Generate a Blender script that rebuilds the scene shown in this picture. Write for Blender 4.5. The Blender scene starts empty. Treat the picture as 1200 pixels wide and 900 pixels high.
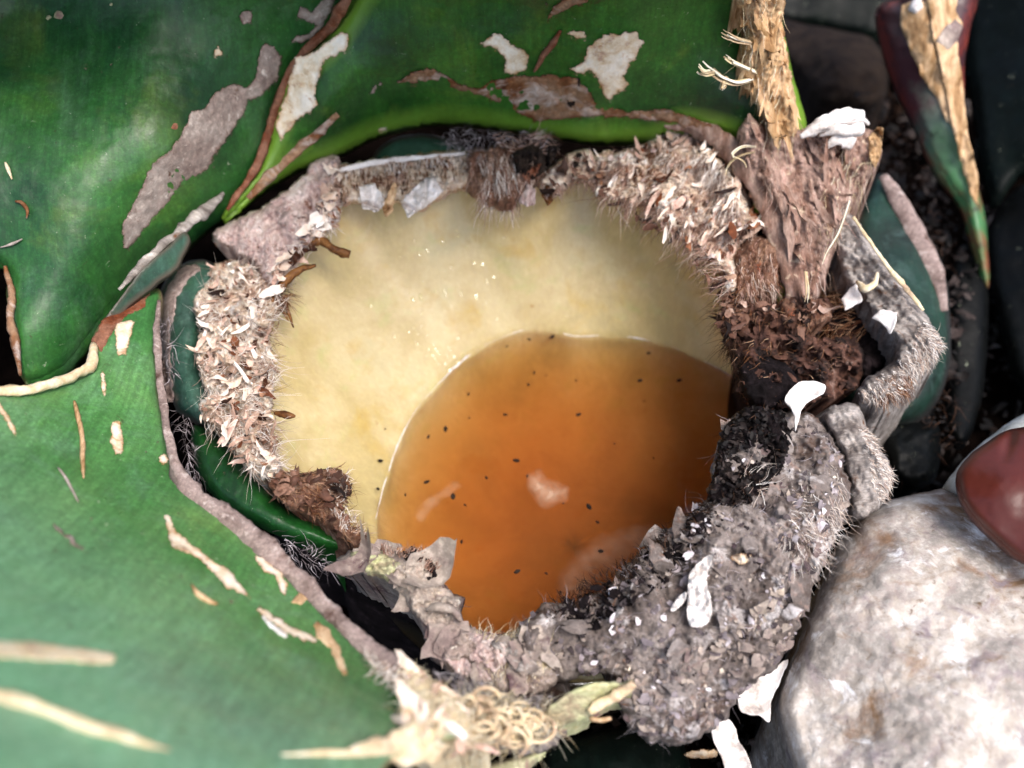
import bpy, math, random
import numpy as np
from mathutils import Vector, Matrix
from mathutils.geometry import delaunay_2d_cdt

# ------------------------------------------------------------------ camera, sky, sun, exposure
LENS, TILT, DIST, AIMZ = 40.0, math.radians(35), 0.667, 0.06
CAM = np.array([0.0, -DIST*math.sin(TILT), AIMZ + DIST*math.cos(TILT)])
FPX = 1200*LENS/36.0
scene = bpy.context.scene
col = scene.collection
cd = bpy.data.cameras.new('camera'); cam = bpy.data.objects.new('camera', cd); col.objects.link(cam)
cam.location = CAM; cam.rotation_euler = (TILT, 0, 0)
cd.lens = LENS; cd.sensor_width = 36; cd.clip_start = 0.01; cd.clip_end = 200
cd.dof.use_dof = True; cd.dof.focus_distance = 0.61; cd.dof.aperture_fstop = 4.2
scene.camera = cam

SUN_EL, SUN_AZ = math.radians(66), math.radians(136)     # azimuth clockwise from +Y
world = bpy.data.worlds.new('World'); scene.world = world; world.use_nodes = True
wn = world.node_tree.nodes; wl = world.node_tree.links
sky = wn.new('ShaderNodeTexSky'); sky.sky_type = 'NISHITA'; sky.sun_disc = False
sky.sun_elevation = SUN_EL; sky.sun_rotation = SUN_AZ
sky.air_density = 1.0; sky.dust_density = 4.0; sky.ozone_density = 0.6
bgn = wn['Background']; bgn.inputs[1].default_value = 0.12
wl.new(sky.outputs[0], bgn.inputs[0])
sd = bpy.data.lights.new('sun', 'SUN'); sun = bpy.data.objects.new('sun', sd); col.objects.link(sun)
sd.energy = 1.5; sd.angle = math.radians(24); sd.color = (1.0, 0.96, 0.92)
sv = Vector((math.sin(SUN_AZ)*math.cos(SUN_EL), math.cos(SUN_AZ)*math.cos(SUN_EL), math.sin(SUN_EL)))
sun.rotation_euler = sv.to_track_quat('Z', 'Y').to_euler(); sun.location = sv*3
vs = scene.view_settings
vs.view_transform = 'Standard'; vs.look = 'None'; vs.gamma = 1.0; vs.use_curve_mapping = False
vs.exposure = 1.12
scene.render.engine = 'CYCLES'
scene.cycles.use_denoising = True
scene.cycles.max_bounces = 8; scene.cycles.transparent_max_bounces = 12

rng = np.random.default_rng(11)
random.seed(4)
GROUND = -0.085

# ------------------------------------------------------------------ small maths
def W(px, py, z):
    px = np.asarray(px, float); py = np.asarray(py, float); z = np.asarray(z, float)
    u = (px-600)/FPX; v = (450-py)/FPX
    st, ct = math.sin(TILT), math.cos(TILT)
    dy = st + v*ct; dz = -ct + v*st
    t = (z-CAM[2])/dz
    return np.stack([CAM[0]+t*u, CAM[1]+t*dy, z+0*t], -1)

def hsh(ix, iy, s):
    n = (ix.astype(np.int64)*374761393 + iy.astype(np.int64)*668265263 + int(s)*982451653) & 0x7fffffff
    n = ((n ^ (n >> 13))*1274126177) & 0x7fffffff
    return ((n ^ (n >> 16)) & 0xffff)/65535.0
def vn(x, y, s=0):
    x = np.asarray(x, float); y = np.asarray(y, float)
    ix = np.floor(x); iy = np.floor(y); fx = x-ix; fy = y-iy
    fx = fx*fx*(3-2*fx); fy = fy*fy*(3-2*fy)
    ix = ix.astype(np.int64); iy = iy.astype(np.int64)
    a = hsh(ix, iy, s); b = hsh(ix+1, iy, s); c = hsh(ix, iy+1, s); d = hsh(ix+1, iy+1, s)
    return (a+(b-a)*fx)*(1-fy) + (c+(d-c)*fx)*fy
def fbm(x, y, s=0, o=4):
    t = 0; a = 1; n = 0
    for k in range(o):
        t = t + a*(vn(x*2**k, y*2**k, s+k*17)*2-1); n += a; a *= .55
    return t/n
def ridged(x, y, s=0, o=3):
    t = 0; a = 1; n = 0
    for k in range(o):
        t = t + a*(1-np.abs(vn(x*2**k, y*2**k, s+k*31)*2-1)); n += a; a *= .6
    return t/n

def tps(ctrl):
    c = np.array(ctrl, float); P = c[:, :2]/100.0; n = len(c)
    def K(d2): return np.where(d2 > 1e-12, d2*np.log(np.maximum(d2, 1e-12)), 0)
    A = np.zeros((n+3, n+3)); d2 = ((P[:, None]-P[None])**2).sum(-1)
    A[:n, :n] = K(d2) + np.eye(n)*1e-3; A[:n, n] = 1; A[:n, n+1:] = P; A[n, :n] = 1; A[n+1:, :n] = P.T
    w = np.linalg.solve(A, np.concatenate([c[:, 2], np.zeros(3)]))
    def f(x, y, d=None):
        x = np.asarray(x, float)/100; y = np.asarray(y, float)/100
        d2 = (x[..., None]-P[:, 0])**2 + (y[..., None]-P[:, 1])**2
        return K(d2) @ w[:n] + w[n] + w[n+1]*x + w[n+2]*y
    return f
def const(z):
    return lambda x, y, d=None: np.zeros(np.shape(x)) + z

def resample(poly, step, closed=True, smooth=True):
    p = np.array(poly, float)
    if smooth:
        q = []; n = len(p)
        for i in range(n if closed else n-1):
            if closed: a, b, c, d = p[i-1], p[i], p[(i+1) % n], p[(i+2) % n]
            else: a, b, c, d = p[max(i-1, 0)], p[i], p[i+1], p[min(i+2, n-1)]
            for t in np.linspace(0, 1, 8, endpoint=False):
                q.append(.5*((2*b)+(c-a)*t+(2*a-5*b+4*c-d)*t*t+(3*b-a-3*c+d)*t**3))
        if not closed: q.append(p[-1])
        p = np.array(q)
    if closed: p = np.vstack([p, p[:1]])
    L = np.concatenate([[0], np.cumsum(np.linalg.norm(np.diff(p[:, :2], axis=0), axis=1))])
    n = max(3, int(L[-1]/step))
    s = np.linspace(0, L[-1], n+1)
    if closed: s = s[:-1]
    return np.stack([np.interp(s, L, p[:, k]) for k in range(p.shape[1])], -1)

def inside(x, y, b):
    r = np.zeros(len(x), bool); j = len(b)-1
    for i in range(len(b)):
        xi, yi = b[i]; xj, yj = b[j]
        if yi != yj:
            m = ((yi > y) != (yj > y)) & (x < (xj-xi)*(y-yi)/(yj-yi)+xi); r ^= m
        j = i
    return r
def edged(x, y, b):
    a = b; c = np.roll(b, -1, 0); v = c-a; l2 = np.maximum((v**2).sum(1), 1e-9)
    out = np.empty(len(x))
    for k in range(0, len(x), 4000):
        P = np.stack([x[k:k+4000], y[k:k+4000]], -1)[:, None]-a[None]
        t = np.clip((P*v).sum(-1)/l2, 0, 1)
        out[k:k+4000] = np.sqrt(((P-t[..., None]*v)**2).sum(-1).min(1))
    return out

def ragged(poly, step, rough, seed, rscale=14.0, smooth=True):
    b = resample(poly, step, True, smooth)
    t = np.roll(b, -1, 0)-np.roll(b, 1, 0); n = np.stack([t[:, 1], -t[:, 0]], -1)
    n /= np.maximum(np.linalg.norm(n, axis=1, keepdims=True), 1e-9)
    o = fbm(b[:, 0]/rscale+seed*3.1, b[:, 1]/rscale+seed*1.7, seed, 4)*rough*2
    return b + n*o[:, None]

# ------------------------------------------------------------------ objects
def link(me, name, mat, parent=None, kind=None, origin=True):
    ob = bpy.data.objects.new(name, me); col.objects.link(ob)
    if mat is not None: me.materials.append(mat)
    n = len(me.vertices)
    if origin and n:
        co = np.empty(n*3); me.vertices.foreach_get('co', co); co = co.reshape(-1, 3)
        c = np.array([(co[:, 0].min()+co[:, 0].max())/2, (co[:, 1].min()+co[:, 1].max())/2, co[:, 2].min()])
        me.vertices.foreach_set('co', (co-c).ravel()); ob.location = c
    if parent is not None:
        ob.parent = parent
        ploc = parent.location.copy(); q = parent.parent
        while q is not None: ploc += q.location; q = q.parent
        ob.location = Vector(ob.location)-ploc
    if kind: ob['kind'] = kind
    me.update()
    return ob
def wloc(ob):
    p = ob.location.copy(); q = ob.parent
    while q is not None: p += q.location; q = q.parent
    return p
def tag(ob, label, cat=None, group=None):
    ob['label'] = label
    if cat: ob['category'] = cat
    if group: ob['group'] = group
    return ob
def empty(name, loc):
    e = bpy.data.objects.new(name, None); e.empty_display_size = .02; col.objects.link(e); e.location = loc
    return e
def mesh(name, v, f, smooth=True, attrs=None):
    me = bpy.data.meshes.new(name)
    me.from_pydata([tuple(map(float, p)) for p in v], [], f)
    if smooth: me.polygons.foreach_set('use_smooth', np.ones(len(me.polygons), bool))
    for k, a in (attrs or {}).items():
        at = me.attributes.new(k, 'FLOAT', 'POINT'); at.data.foreach_set('value', np.asarray(a, np.float32))
    return me

SEED = [0]
def sheet(name, poly, zf, mat, parent=None, res=4.0, rough=1.0, rscale=14., disp=None, edge=(0, 8), skirt=None,
          thick=None, kind=None, smooth=True, curve=True, flare=0.0):
    """A traced outline (photo px) standing at its own height: top surface, edge roll and real sides."""
    SEED[0] += 1; sd_ = SEED[0]
    b = ragged(poly, res, rough, sd_, rscale, curve)
    x0, y0 = b.min(0); x1, y1 = b.max(0)
    gx, gy = np.meshgrid(np.arange(x0, x1, res), np.arange(y0, y1, res*.87))
    gx = gx + (np.arange(gx.shape[0]) % 2)[:, None]*res*.5
    gx = (gx + rng.uniform(-.25, .25, gx.shape)*res).ravel(); gy = (gy + rng.uniform(-.25, .25, gy.shape)*res).ravel()
    m = inside(gx, gy, b); gx, gy = gx[m], gy[m]
    d = edged(gx, gy, b); m = d > res*.55; gx, gy, d = gx[m], gy[m], d[m]
    nb = len(b)
    pts = np.vstack([b, np.stack([gx, gy], -1)])
    r = delaunay_2d_cdt([Vector((float(p[0]), float(p[1]))) for p in pts], [], [list(range(nb))], 1, 1e-5)
    P = np.array([(v.x, v.y) for v in r[0]]); F = [tuple(f) for f in r[2]]
    orig = r[3]
    dd = edged(P[:, 0], P[:, 1], b)
    z = zf(P[:, 0], P[:, 1], dd)
    ed, ew = edge
    if ed:
        t = np.clip(dd/ew, 0, 1); z = z - ed*(1-np.sqrt(np.maximum(0, 1-(1-t)**2)))
    if disp is not None: z = z + disp(P[:, 0], P[:, 1], dd)
    V = W(P[:, 0], P[:, 1], z)
    # orientation: face up
    F2 = []
    for f in F:
        a, bb, c = V[f[0]], V[f[1]], V[f[2]]
        F2.append(f if np.cross(bb-a, c-a) @ (CAM-a) > 0 else f[::-1])
    F = F2
    nV = len(V); attrs = {'edge': dd}
    if skirt is not None or thick is not None:
        # boundary edges in order, from faces
        ec = {}
        for f in F:
            for i in range(len(f)):
                e = (f[i], f[(i+1) % len(f)]); ec[e] = 1
        bd = [e for e in ec if (e[1], e[0]) not in ec]
        bv = sorted({i for e in bd for i in e}); mp = {v: nV+k for k, v in enumerate(bv)}
        low = V[bv].copy()
        if skirt is not None:
            if skirt[0] == 'rim':
                dv = low[:, :2]-CEN; rr = np.linalg.norm(dv, axis=1); an = np.arctan2(dv[:, 1], dv[:, 0])
                r0 = np.interp(an, ANG, rR, period=2*math.pi); z0 = np.interp(an, ANG, zR, period=2*math.pi)
                near = rr < r0+.006
                nr = np.where(near, r0+.004, np.maximum(rr-.035, r0+.008))
                low[:, :2] = CEN+dv*(nr/np.maximum(rr, 1e-6))[:, None]
                low[:, 2] = np.where(near, np.minimum(z0-.002, low[:, 2]-.004), low[:, 2]-.05)
            elif skirt[0] == 'abs':
                low[:, 2] = np.minimum(low[:, 2]-.001, skirt[1])
                if flare:
                    c = V.mean(0); low[:, :2] = c[:2]+(low[:, :2]-c[:2])*(1+flare)
            else: low[:, 2] -= skirt[1]
            V2 = np.vstack([V, low])
            F = F + [(e[1], e[0], mp[e[0]], mp[e[1]]) for e in bd]
            attrs['edge'] = np.concatenate([dd, np.zeros(len(low))])
            V = V2
        else:
            bot = V.copy(); bot[:, 2] -= thick
            V = np.vstack([V, bot])
            F = F + [tuple(i+nV for i in f[::-1]) for f in F] + [(e[1], e[0], e[0]+nV, e[1]+nV) for e in bd]
            attrs['edge'] = np.concatenate([dd, dd])
    ob = link(mesh(name, V, F, smooth, attrs), name, mat, parent, kind)
    return ob

def tube(name, pts, rad, mat, parent=None, n=8, rough=.25, step=4, flat=1.0, seed=None, kind=None, z_is_abs=True, rscale=9.):
    """pts: (px, py, z) polyline -> uneven round strip with tapered radii (metres)."""
    SEED[0] += 1; s = SEED[0]
    p = resample(np.array([list(q)+[r] for q, r in zip(pts, rad)], float), step, False)
    c = W(p[:, 0], p[:, 1], p[:, 2]); R = np.maximum(p[:, 3], 1e-5); m = len(c)
    T = np.gradient(c, axis=0); T /= np.linalg.norm(T, axis=1, keepdims=True)
    up = CAM-c; up -= (up*T).sum(1, keepdims=True)*T; up /= np.linalg.norm(up, axis=1, keepdims=True)
    sd2 = np.cross(T, up)
    V = []; F = []
    for k in range(n):
        a = 2*math.pi*k/n
        w = 1+rough*fbm(np.arange(m)*step/rscale+s*7.7, np.zeros(m)+k*1.3, s, 4)*1.6
        V.append(c + (sd2*math.cos(a) + up*math.sin(a)*flat)*(R*w)[:, None])
    V = np.stack(V, 1).reshape(-1, 3)
    for i in range(m-1):
        for k in range(n):
            F.append((i*n+k, i*n+(k+1) % n, (i+1)*n+(k+1) % n, (i+1)*n+k))
    F.append(tuple(range(n))[::-1]); F.append(tuple((m-1)*n+k for k in range(n)))
    return link(mesh(name, V, F, True, {'edge': np.full(len(V), 30.)}), name, mat, parent, kind)

def fibres(name, S, D, L, R, mat, parent, curl=.35, seg=5, sides=3, kind='stuff', wav=.0, sag=.0):
    """Thin tapering strands. S start (N,3), D unit dir (N,3), L length, R radius."""
    S = np.asarray(S, float); N = len(S)
    D = D/np.linalg.norm(D, axis=1, keepdims=True)
    cv = rng.normal(size=(N, 3)); cv -= (cv*D).sum(1, keepdims=True)*D; cv /= np.linalg.norm(cv, axis=1, keepdims=True)
    cw = np.cross(D, cv)
    t = np.linspace(0, 1, seg+1)
    L = np.broadcast_to(L, N); R = np.broadcast_to(R, N)
    k = curl*rng.normal(size=N)
    ph = rng.uniform(0, 6.3, N)
    C = S[:, None]+D[:, None]*(L[:, None]*t)[..., None]+cv[:, None]*((k*L)[:, None]*t**2)[..., None] \
        + cw[:, None]*((wav*L)[:, None]*np.sin(ph[:, None]+t*7))[..., None]
    C[:, :, 2] -= (L[:, None]*sag)*t**2
    rr = R[:, None]*(1-.75*t**1.5)
    V = []
    for j in range(sides):
        a = 2*math.pi*j/sides
        V.append(C+(cv[:, None]*math.cos(a)+cw[:, None]*math.sin(a))*rr[..., None])
    V = np.stack(V, 2)              # N,seg+1,sides,3
    base = np.arange(N)[:, None, None]*(seg+1)*sides
    i = np.arange(seg)[None, :, None]*sides; j = np.arange(sides)[None, None, :]; j2 = (j+1) % sides
    F = np.stack([base+i+j, base+i+j2, base+i+sides+j2, base+i+sides+j], -1).reshape(-1, 4)
    V = V.reshape(-1, 3)
    me = bpy.data.meshes.new(name)
    me.vertices.add(len(V)); me.vertices.foreach_set('co', V.ravel())
    me.loops.add(F.size); me.loops.foreach_set('vertex_index', F.ravel().astype(np.int32))
    me.polygons.add(len(F)); me.polygons.foreach_set('loop_start', np.arange(0, F.size, 4, dtype=np.int32))
    me.polygons.foreach_set('use_smooth', np.ones(len(F), bool))
    me.update(calc_edges=True)
    at = me.attributes.new('rnd', 'FLOAT', 'POINT')
    at.data.foreach_set('value', np.repeat(rng.uniform(0, 1, N), (seg+1)*sides).astype(np.float32))
    return link(me, name, mat, parent, kind)

def fib_px(name, poly, zf, n, ang, spread, lpx, rad, mat, parent, lift=(.0, .3), curl=.35, zoff=.0, wav=.06, seg=6, sag=.45):
    """Strands rooted at random points inside a traced outline. ang: degrees in the picture (0 right, 90 down) or a function."""
    b = np.array(poly, float); x0, y0 = b.min(0); x1, y1 = b.max(0)
    X = []; Y = []
    while len(X) < n:
        x = rng.uniform(x0, x1, n*3); y = rng.uniform(y0, y1, n*3); m = inside(x, y, b)
        X += list(x[m]); Y += list(y[m])
    X = np.array(X[:n]); Y = np.array(Y[:n])
    A = ang(X, Y) if callable(ang) else np.full(n, float(ang))
    A = np.radians(A + fbm(X/24+spread, Y/24, 77, 3)*spread*2.2 + rng.normal(size=n)*spread*.35)
    z = zf(X, Y, None)+zoff
    P = W(X, Y, z); Q = W(X+np.cos(A)*4, Y+np.sin(A)*4, z)
    D = Q-P; D /= np.linalg.norm(D, axis=1, keepdims=True)
    D[:, 2] += rng.uniform(lift[0]-.1, lift[1]*.35, n)
    L = rng.uniform(lpx[0], lpx[1], n)*.00047
    R = rng.uniform(rad[0], rad[1], n)*.55
    return fibres(name, P, D, L, R, mat, parent, curl, wav=wav, seg=seg, sag=sag)

def flakes_px(name, poly, zf, n, size, mat, parent, tilt=.5, zoff=.001, asp=(.35, .9), ang=None, spread=40, nu=4, nv=3, con=.22):
    """Small bent plates (chips of bark, paper, pith) lying inside a traced outline."""
    b = np.array(poly, float); x0, y0 = b.min(0); x1, y1 = b.max(0); X = []; Y = []
    while len(X) < n:
        x = rng.uniform(x0, x1, n*3); y = rng.uniform(y0, y1, n*3); m = inside(x, y, b); X += list(x[m]); Y += list(y[m])
    X = np.array(X[:n]); Y = np.array(Y[:n]); c = W(X, Y, zf(X, Y, None)+zoff)
    A = fbm(X/34+n, Y/34, 99, 3)*5+rng.normal(size=n)*.5 if ang is None else -np.radians((ang(X, Y) if callable(ang) else ang)+fbm(X/30, Y/30, 98, 3)*spread*1.6+rng.normal(size=n)*spread*.35)
    e = np.stack([np.cos(A), np.sin(A), rng.normal(size=n)*tilt*.6], -1); e /= np.linalg.norm(e, axis=1, keepdims=True)
    up = np.stack([rng.normal(size=n)*tilt, rng.normal(size=n)*tilt, np.ones(n)], -1)
    g = np.cross(up, e); g /= np.linalg.norm(g, axis=1, keepdims=True); h = np.cross(e, g)
    a = (size[0]+(size[1]-size[0])*rng.uniform(0, 1, n)**2)*.00047*.5; w = a*rng.uniform(asp[0], asp[1], n); k = rng.normal(size=n)*.5; k2 = rng.normal(size=n)*.35
    V = []
    for i, t in enumerate(np.linspace(-1, 1, nu)):
        for j, q in enumerate(np.linspace(-1, 1, nv)):
            tip = (i in (0, nu-1))
            jt = t+rng.uniform(-.3, .3, n)*(1. if tip else .25); jq = q*(1-.45*abs(t)**2)+rng.uniform(-.28, .28, n)*(1. if abs(q) == 1 else .4)
            wv = rng.uniform(-.12, .12, n)
            V.append(c+e*(a*jt)[:, None]+g*(w*jq)[:, None]+h*(a*k*(jt**2)+w*k2*jq**2+a*wv)[:, None])
    V = np.stack(V, 1); m_ = nu*nv; base = (np.arange(n)*m_)[:, None]
    F = np.concatenate([base+np.array([[i*nv+j, i*nv+j+1, (i+1)*nv+j+1, (i+1)*nv+j]]) for i in range(nu-1) for j in range(nv-1)])
    V = V.reshape(-1, 3); rv = np.clip(.45+.6*fbm(X/26, Y/26, 51, 3)+con*rng.normal(size=n), 0, 1)
    me = mesh(name, V, F.tolist(), True, {'rnd': np.repeat(rv, m_)})
    return link(me, name, mat, parent, 'stuff')

# ------------------------------------------------------------------ materials
def lin(h):
    h = h.lstrip('#'); v = [int(h[i:i+2], 16)/255 for i in (0, 2, 4)]
    return tuple(((x+.055)/1.055)**2.4 if x > .04045 else x/12.92 for x in v)+(1,)
def ramp(nt, fac, cols, pos=None):
    r = nt.nodes.new('ShaderNodeValToRGB'); nt.links.new(fac, r.inputs[0])
    n = len(cols); pos = pos or [i/(n-1) for i in range(n)]
    el = r.color_ramp.elements
    while len(el) < n: el.new(.5)
    for e, c, p in zip(el, cols, pos): e.position = p; e.color = lin(c) if isinstance(c, str) else c
    return r.outputs[0]
def mixc(nt, f, a, b, mode='MIX'):
    m = nt.nodes.new('ShaderNodeMix'); m.data_type = 'RGBA'; m.blend_type = mode
    for i, v in ((0, f), (6, a), (7, b)):
        if hasattr(v, 'links'): nt.links.new(v, m.inputs[i])
        elif isinstance(v, str): m.inputs[i].default_value = lin(v)
        else: m.inputs[i].default_value = v
    return m.outputs[2]
def noise(nt, co, scale, detail=6, rough=.6, stretch=None, dist=0.):
    if stretch is not None:
        mp = nt.nodes.new('ShaderNodeMapping'); nt.links.new(co, mp.inputs[0]); mp.inputs['Scale'].default_value = stretch[:3]
        if len(stretch) > 3: mp.inputs['Rotation'].default_value = (0, 0, math.radians(stretch[3]))
        co = mp.outputs[0]
    n = nt.nodes.new('ShaderNodeTexNoise'); nt.links.new(co, n.inputs['Vector'])
    n.inputs['Scale'].default_value = scale; n.inputs['Detail'].default_value = detail
    n.inputs['Roughness'].default_value = rough; n.inputs['Distortion'].default_value = dist
    return n.outputs[0]
def newmat(name):
    m = bpy.data.materials.new(name); m.use_nodes = True
    nt = m.node_tree; p = nt.nodes['Principled BSDF']
    g = nt.nodes.new('ShaderNodeNewGeometry')
    return m, nt, p, g.outputs['Position']
def bump(nt, p, h, strength, dist):
    b = nt.nodes.new('ShaderNodeBump'); nt.links.new(h, b.inputs['Height'])
    b.inputs['Strength'].default_value = strength; b.inputs['Distance'].default_value = dist
    nt.links.new(b.outputs[0], p.inputs['Normal']); return b
def maprange(nt, v, a, b, lo=0., hi=1.):
    m = nt.nodes.new('ShaderNodeMapRange'); nt.links.new(v, m.inputs[0])
    for i, x in zip((1, 2, 3, 4), (a, b, lo, hi)): m.inputs[i].default_value = x
    return m.outputs[0]
def attr(nt, name):
    a = nt.nodes.new('ShaderNodeAttribute'); a.attribute_name = name; return a.outputs['Fac']

def mat_mottle(name, cols, scale=60, stretch=None, rough=.75, bs=.5, bscale=350, bdist=.001, spots=(), spec=.25, fine=.5, coat=0, sss=0, dist=.3, pos=None, edgecol=None, edgew=3.5, fade=False):
    m, nt, p, co = newmat(name)
    n1 = noise(nt, co, scale, 8, .65, stretch, dist)
    n1 = maprange(nt, n1, .28, .72)
    c = ramp(nt, n1, cols, pos)
    n2 = noise(nt, co, scale*7, 5, .7, stretch)
    c = mixc(nt, fine, c, ramp(nt, n2, ['#303030', '#7f7f7f', '#e0e0e0'], [.25, .5, .75]), 'OVERLAY')
    for (sc_, s_scale, lo, hi) in spots:
        f = maprange(nt, noise(nt, co, s_scale, 6, .65, None, .6), lo, hi)
        c = mixc(nt, f, c, sc_)
    if edgecol:
        wv = maprange(nt, noise(nt, co, 260, 3), .3, .7, .2, 1.)
        e = nt.nodes.new('ShaderNodeMath'); e.operation = 'MULTIPLY'; nt.links.new(maprange(nt, attr(nt, 'edge'), .5, edgew, 1, 0), e.inputs[0]); nt.links.new(wv, e.inputs[1])
        c = mixc(nt, e.outputs[0], c, edgecol)
    nt.links.new(c, p.inputs['Base Color'])
    p.inputs['Roughness'].default_value = rough
    p.inputs['Specular IOR Level'].default_value = spec
    p.inputs['Coat Weight'].default_value = coat
    if sss:
        p.inputs['Subsurface Weight'].default_value = sss; p.inputs['Subsurface Radius'].default_value = (.01, .006, .002); p.inputs['Subsurface Scale'].default_value = .5
    if fade:
        ad = nt.nodes.new('ShaderNodeMath'); ad.operation = 'MULTIPLY_ADD'; nt.links.new(noise(nt, co, 330, 5, .75), ad.inputs[0]); ad.inputs[1].default_value = 9.; nt.links.new(attr(nt, 'edge'), ad.inputs[2])
        nt.links.new(maprange(nt, ad.outputs[0], 4.6, 6.6, 0, 1), p.inputs['Alpha'])
    h = noise(nt, co, bscale, 6, .7, stretch)
    bump(nt, p, h, bs, bdist)
    return m

def mat_fibre(name, cols, rough=.65):
    m, nt, p, co = newmat(name)
    c = ramp(nt, attr(nt, 'rnd'), cols)
    n = noise(nt, co, 300, 3)
    c = mixc(nt, .5, c, ramp(nt, n, ['#404040', '#808080', '#d0d0d0'], [.3, .5, .7]), 'OVERLAY')
    nt.links.new(c, p.inputs['Base Color']); p.inputs['Roughness'].default_value = rough
    p.inputs['Specular IOR Level'].default_value = .25
    return m

def mat_leaf(name, cols, scale=9, yellow='#6f8f2a', bloom='#7fa79a', bl=(.55, .8, .5), rough=.42, edgecol=None, edgew=10, rot=0, yel=(.55, .75, .5), streak=.6, fine=.5, tip=None, spec=.45):
    m, nt, p, co = newmat(name)
    n1 = maprange(nt, noise(nt, co, scale, 6, .6, None, .4), .3, .7)
    c = ramp(nt, n1, cols)
    f = maprange(nt, noise(nt, co, scale*1.7, 5, .6, None, .5), yel[0], yel[1], 0, yel[2])
    c = mixc(nt, f, c, yellow)
    f = maprange(nt, noise(nt, co, scale*2.3, 8, .75, None, .5), bl[0], bl[1], 0, bl[2])
    c = mixc(nt, f, c, bloom)
    if tip:      # waxy bloom and a painted sky sheen, paler towards the leaf's raised end
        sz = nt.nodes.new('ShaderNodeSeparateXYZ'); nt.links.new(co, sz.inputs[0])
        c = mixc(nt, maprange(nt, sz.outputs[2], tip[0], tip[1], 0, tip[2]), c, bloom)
    # lengthwise veins, pores and pale dust
    st = noise(nt, co, 55, 6, .7, (7, .35, 1, rot))
    c = mixc(nt, streak, c, ramp(nt, st, ['#585858', '#808080', '#a8a8a8'], [.3, .5, .7]), 'OVERLAY')
    fn = noise(nt, co, 420, 5, .8)
    c = mixc(nt, fine, c, ramp(nt, fn, ['#383838', '#7c7c7c', '#d0d0d0'], [.28, .5, .72]), 'OVERLAY')
    dust = maprange(nt, noise(nt, co, 230, 3, .8, None, 1.), .68, .74, 0, .55)
    c = mixc(nt, dust, c, '#b9c2a8')
    dk = maprange(nt, noise(nt, co, 95, 3, .6, None, .8), .70, .76, 0, .6)
    c = mixc(nt, dk, c, '#3a2f1e')
    if edgecol:
        e = maprange(nt, attr(nt, 'edge'), 0, edgew, .9, 0)
        c = mixc(nt, e, c, edgecol)
    nt.links.new(c, p.inputs['Base Color'])
    rr = maprange(nt, noise(nt, co, 60, 6, .7), .3, .7, rough-.1, rough+.18)
    nt.links.new(rr, p.inputs['Roughness']); p.inputs['Specular IOR Level'].default_value = spec
    h = noise(nt, co, 160, 7, .65)
    bump(nt, p, h, .35, .0012)
    return m

M = {}
M['leaf_a'] = mat_leaf('leaf_waxy_green', ['#164228', '#2a6634', '#44883e', '#70ac46'], 10, '#8aa03c', '#86a890', (.52, .85, .5), .40, '#5a5a30', 5, 40)
M['leaf_b'] = mat_leaf('leaf_bright_green', ['#1c461f', '#306e2a', '#4a9034', '#7cb43e'], 11, '#9ab840', '#7cac84', (.6, .9, .3), .36, '#86b03a', 30, 80)
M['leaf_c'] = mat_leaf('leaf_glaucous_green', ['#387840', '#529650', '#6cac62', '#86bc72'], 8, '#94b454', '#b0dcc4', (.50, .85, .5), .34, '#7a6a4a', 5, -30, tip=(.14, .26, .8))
M['leaf_dark'] = mat_leaf('leaf_shaded_green', ['#030807', '#06100d', '#091813', '#0d2019'], 12, '#10200f', '#142624', (.6, .9, .4), .5, spec=.18)  # deep shade painted in as a near-black leaf green
M['leaf_teal'] = mat_leaf('leaf_teal', ['#24443a', '#3c6656', '#52806e', '#608a78'], 18, '#4d7a4a', '#86a9a0', (.5, .8, .5), .42, '#5b5148', 6)
M['leaf_stub_green'] = mat_leaf('stub_green', ['#0c2f14', '#14471d', '#1d5f25', '#2a742c'], 15, '#3f7f2a', '#4f8a62', (.65, .9, .3), .4)
M['leaf_shade_black'] = mat_leaf('leaf_shade_black', ['#020303', '#040606', '#070a0a', '#0a0f0e'], 14, '#080d09', '#0f1515', (.6, .9, .3), .5, spec=.15)  # background shade painted into the leaf colour, almost black
M['scar'] = mat_mottle('scar_grey_brown', ['#806c66', '#a6948c', '#bcaea6', '#cabdb4'], 40, None, .8, .5, 500, .0008, [('#5b3d2c', 120, .60, .72), ('#d8cdc4', 170, .6, .7)], edgecol='#5a3a2a', edgew=5, fade=True)
M['scar_brown'] = mat_mottle('scar_brown', ['#5a3018', '#8a5a38', '#a8876c', '#8c6a54'], 45, None, .75, .5, 400, .0008, [('#c2b4ac', 60, .52, .68)], edgecol='#5a2a14', edgew=6, fade=True)
M['rust'] = mat_mottle('rust_edge', ['#4a2216', '#7c4228', '#a0705a', '#5a3222'], 60, None, .65, .4, 300, .0008)
M['cream'] = mat_mottle('cream_peel', ['#b79a7c', '#e4d6c2', '#f3ece0', '#f8f4ee'], 70, None, .7, .6, 400, .001, [('#a87844', 90, .6, .72)], edgecol='#b07a3c', edgew=5, fade=True)
M['margin'] = mat_mottle('dry_margin_pinkish', ['#5a4a46', '#94807a', '#b4a09a', '#7c645c'], 80, None, .75, .6, 400, .0014, [('#c2b4ae', 150, .58, .68), ('#4a332a', 60, .56, .68)])
M['cream_margin'] = mat_mottle('cream_margin', ['#a58a68', '#d8c6a8', '#ece0ca', '#dccab0'], 50, None, .7, .4, 300, .001)
M['wall'] = None
M['stub_pink'] = mat_mottle('cut_face_pinkish', ['#94807c', '#c4b2ae', '#dccfcb', '#eee6e3'], 55, (2, .7, 1), .8, .8, 500, .0012, [('#6d4433', 110, .58, .7), ('#f0e8e0', 150, .62, .7)])
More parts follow.
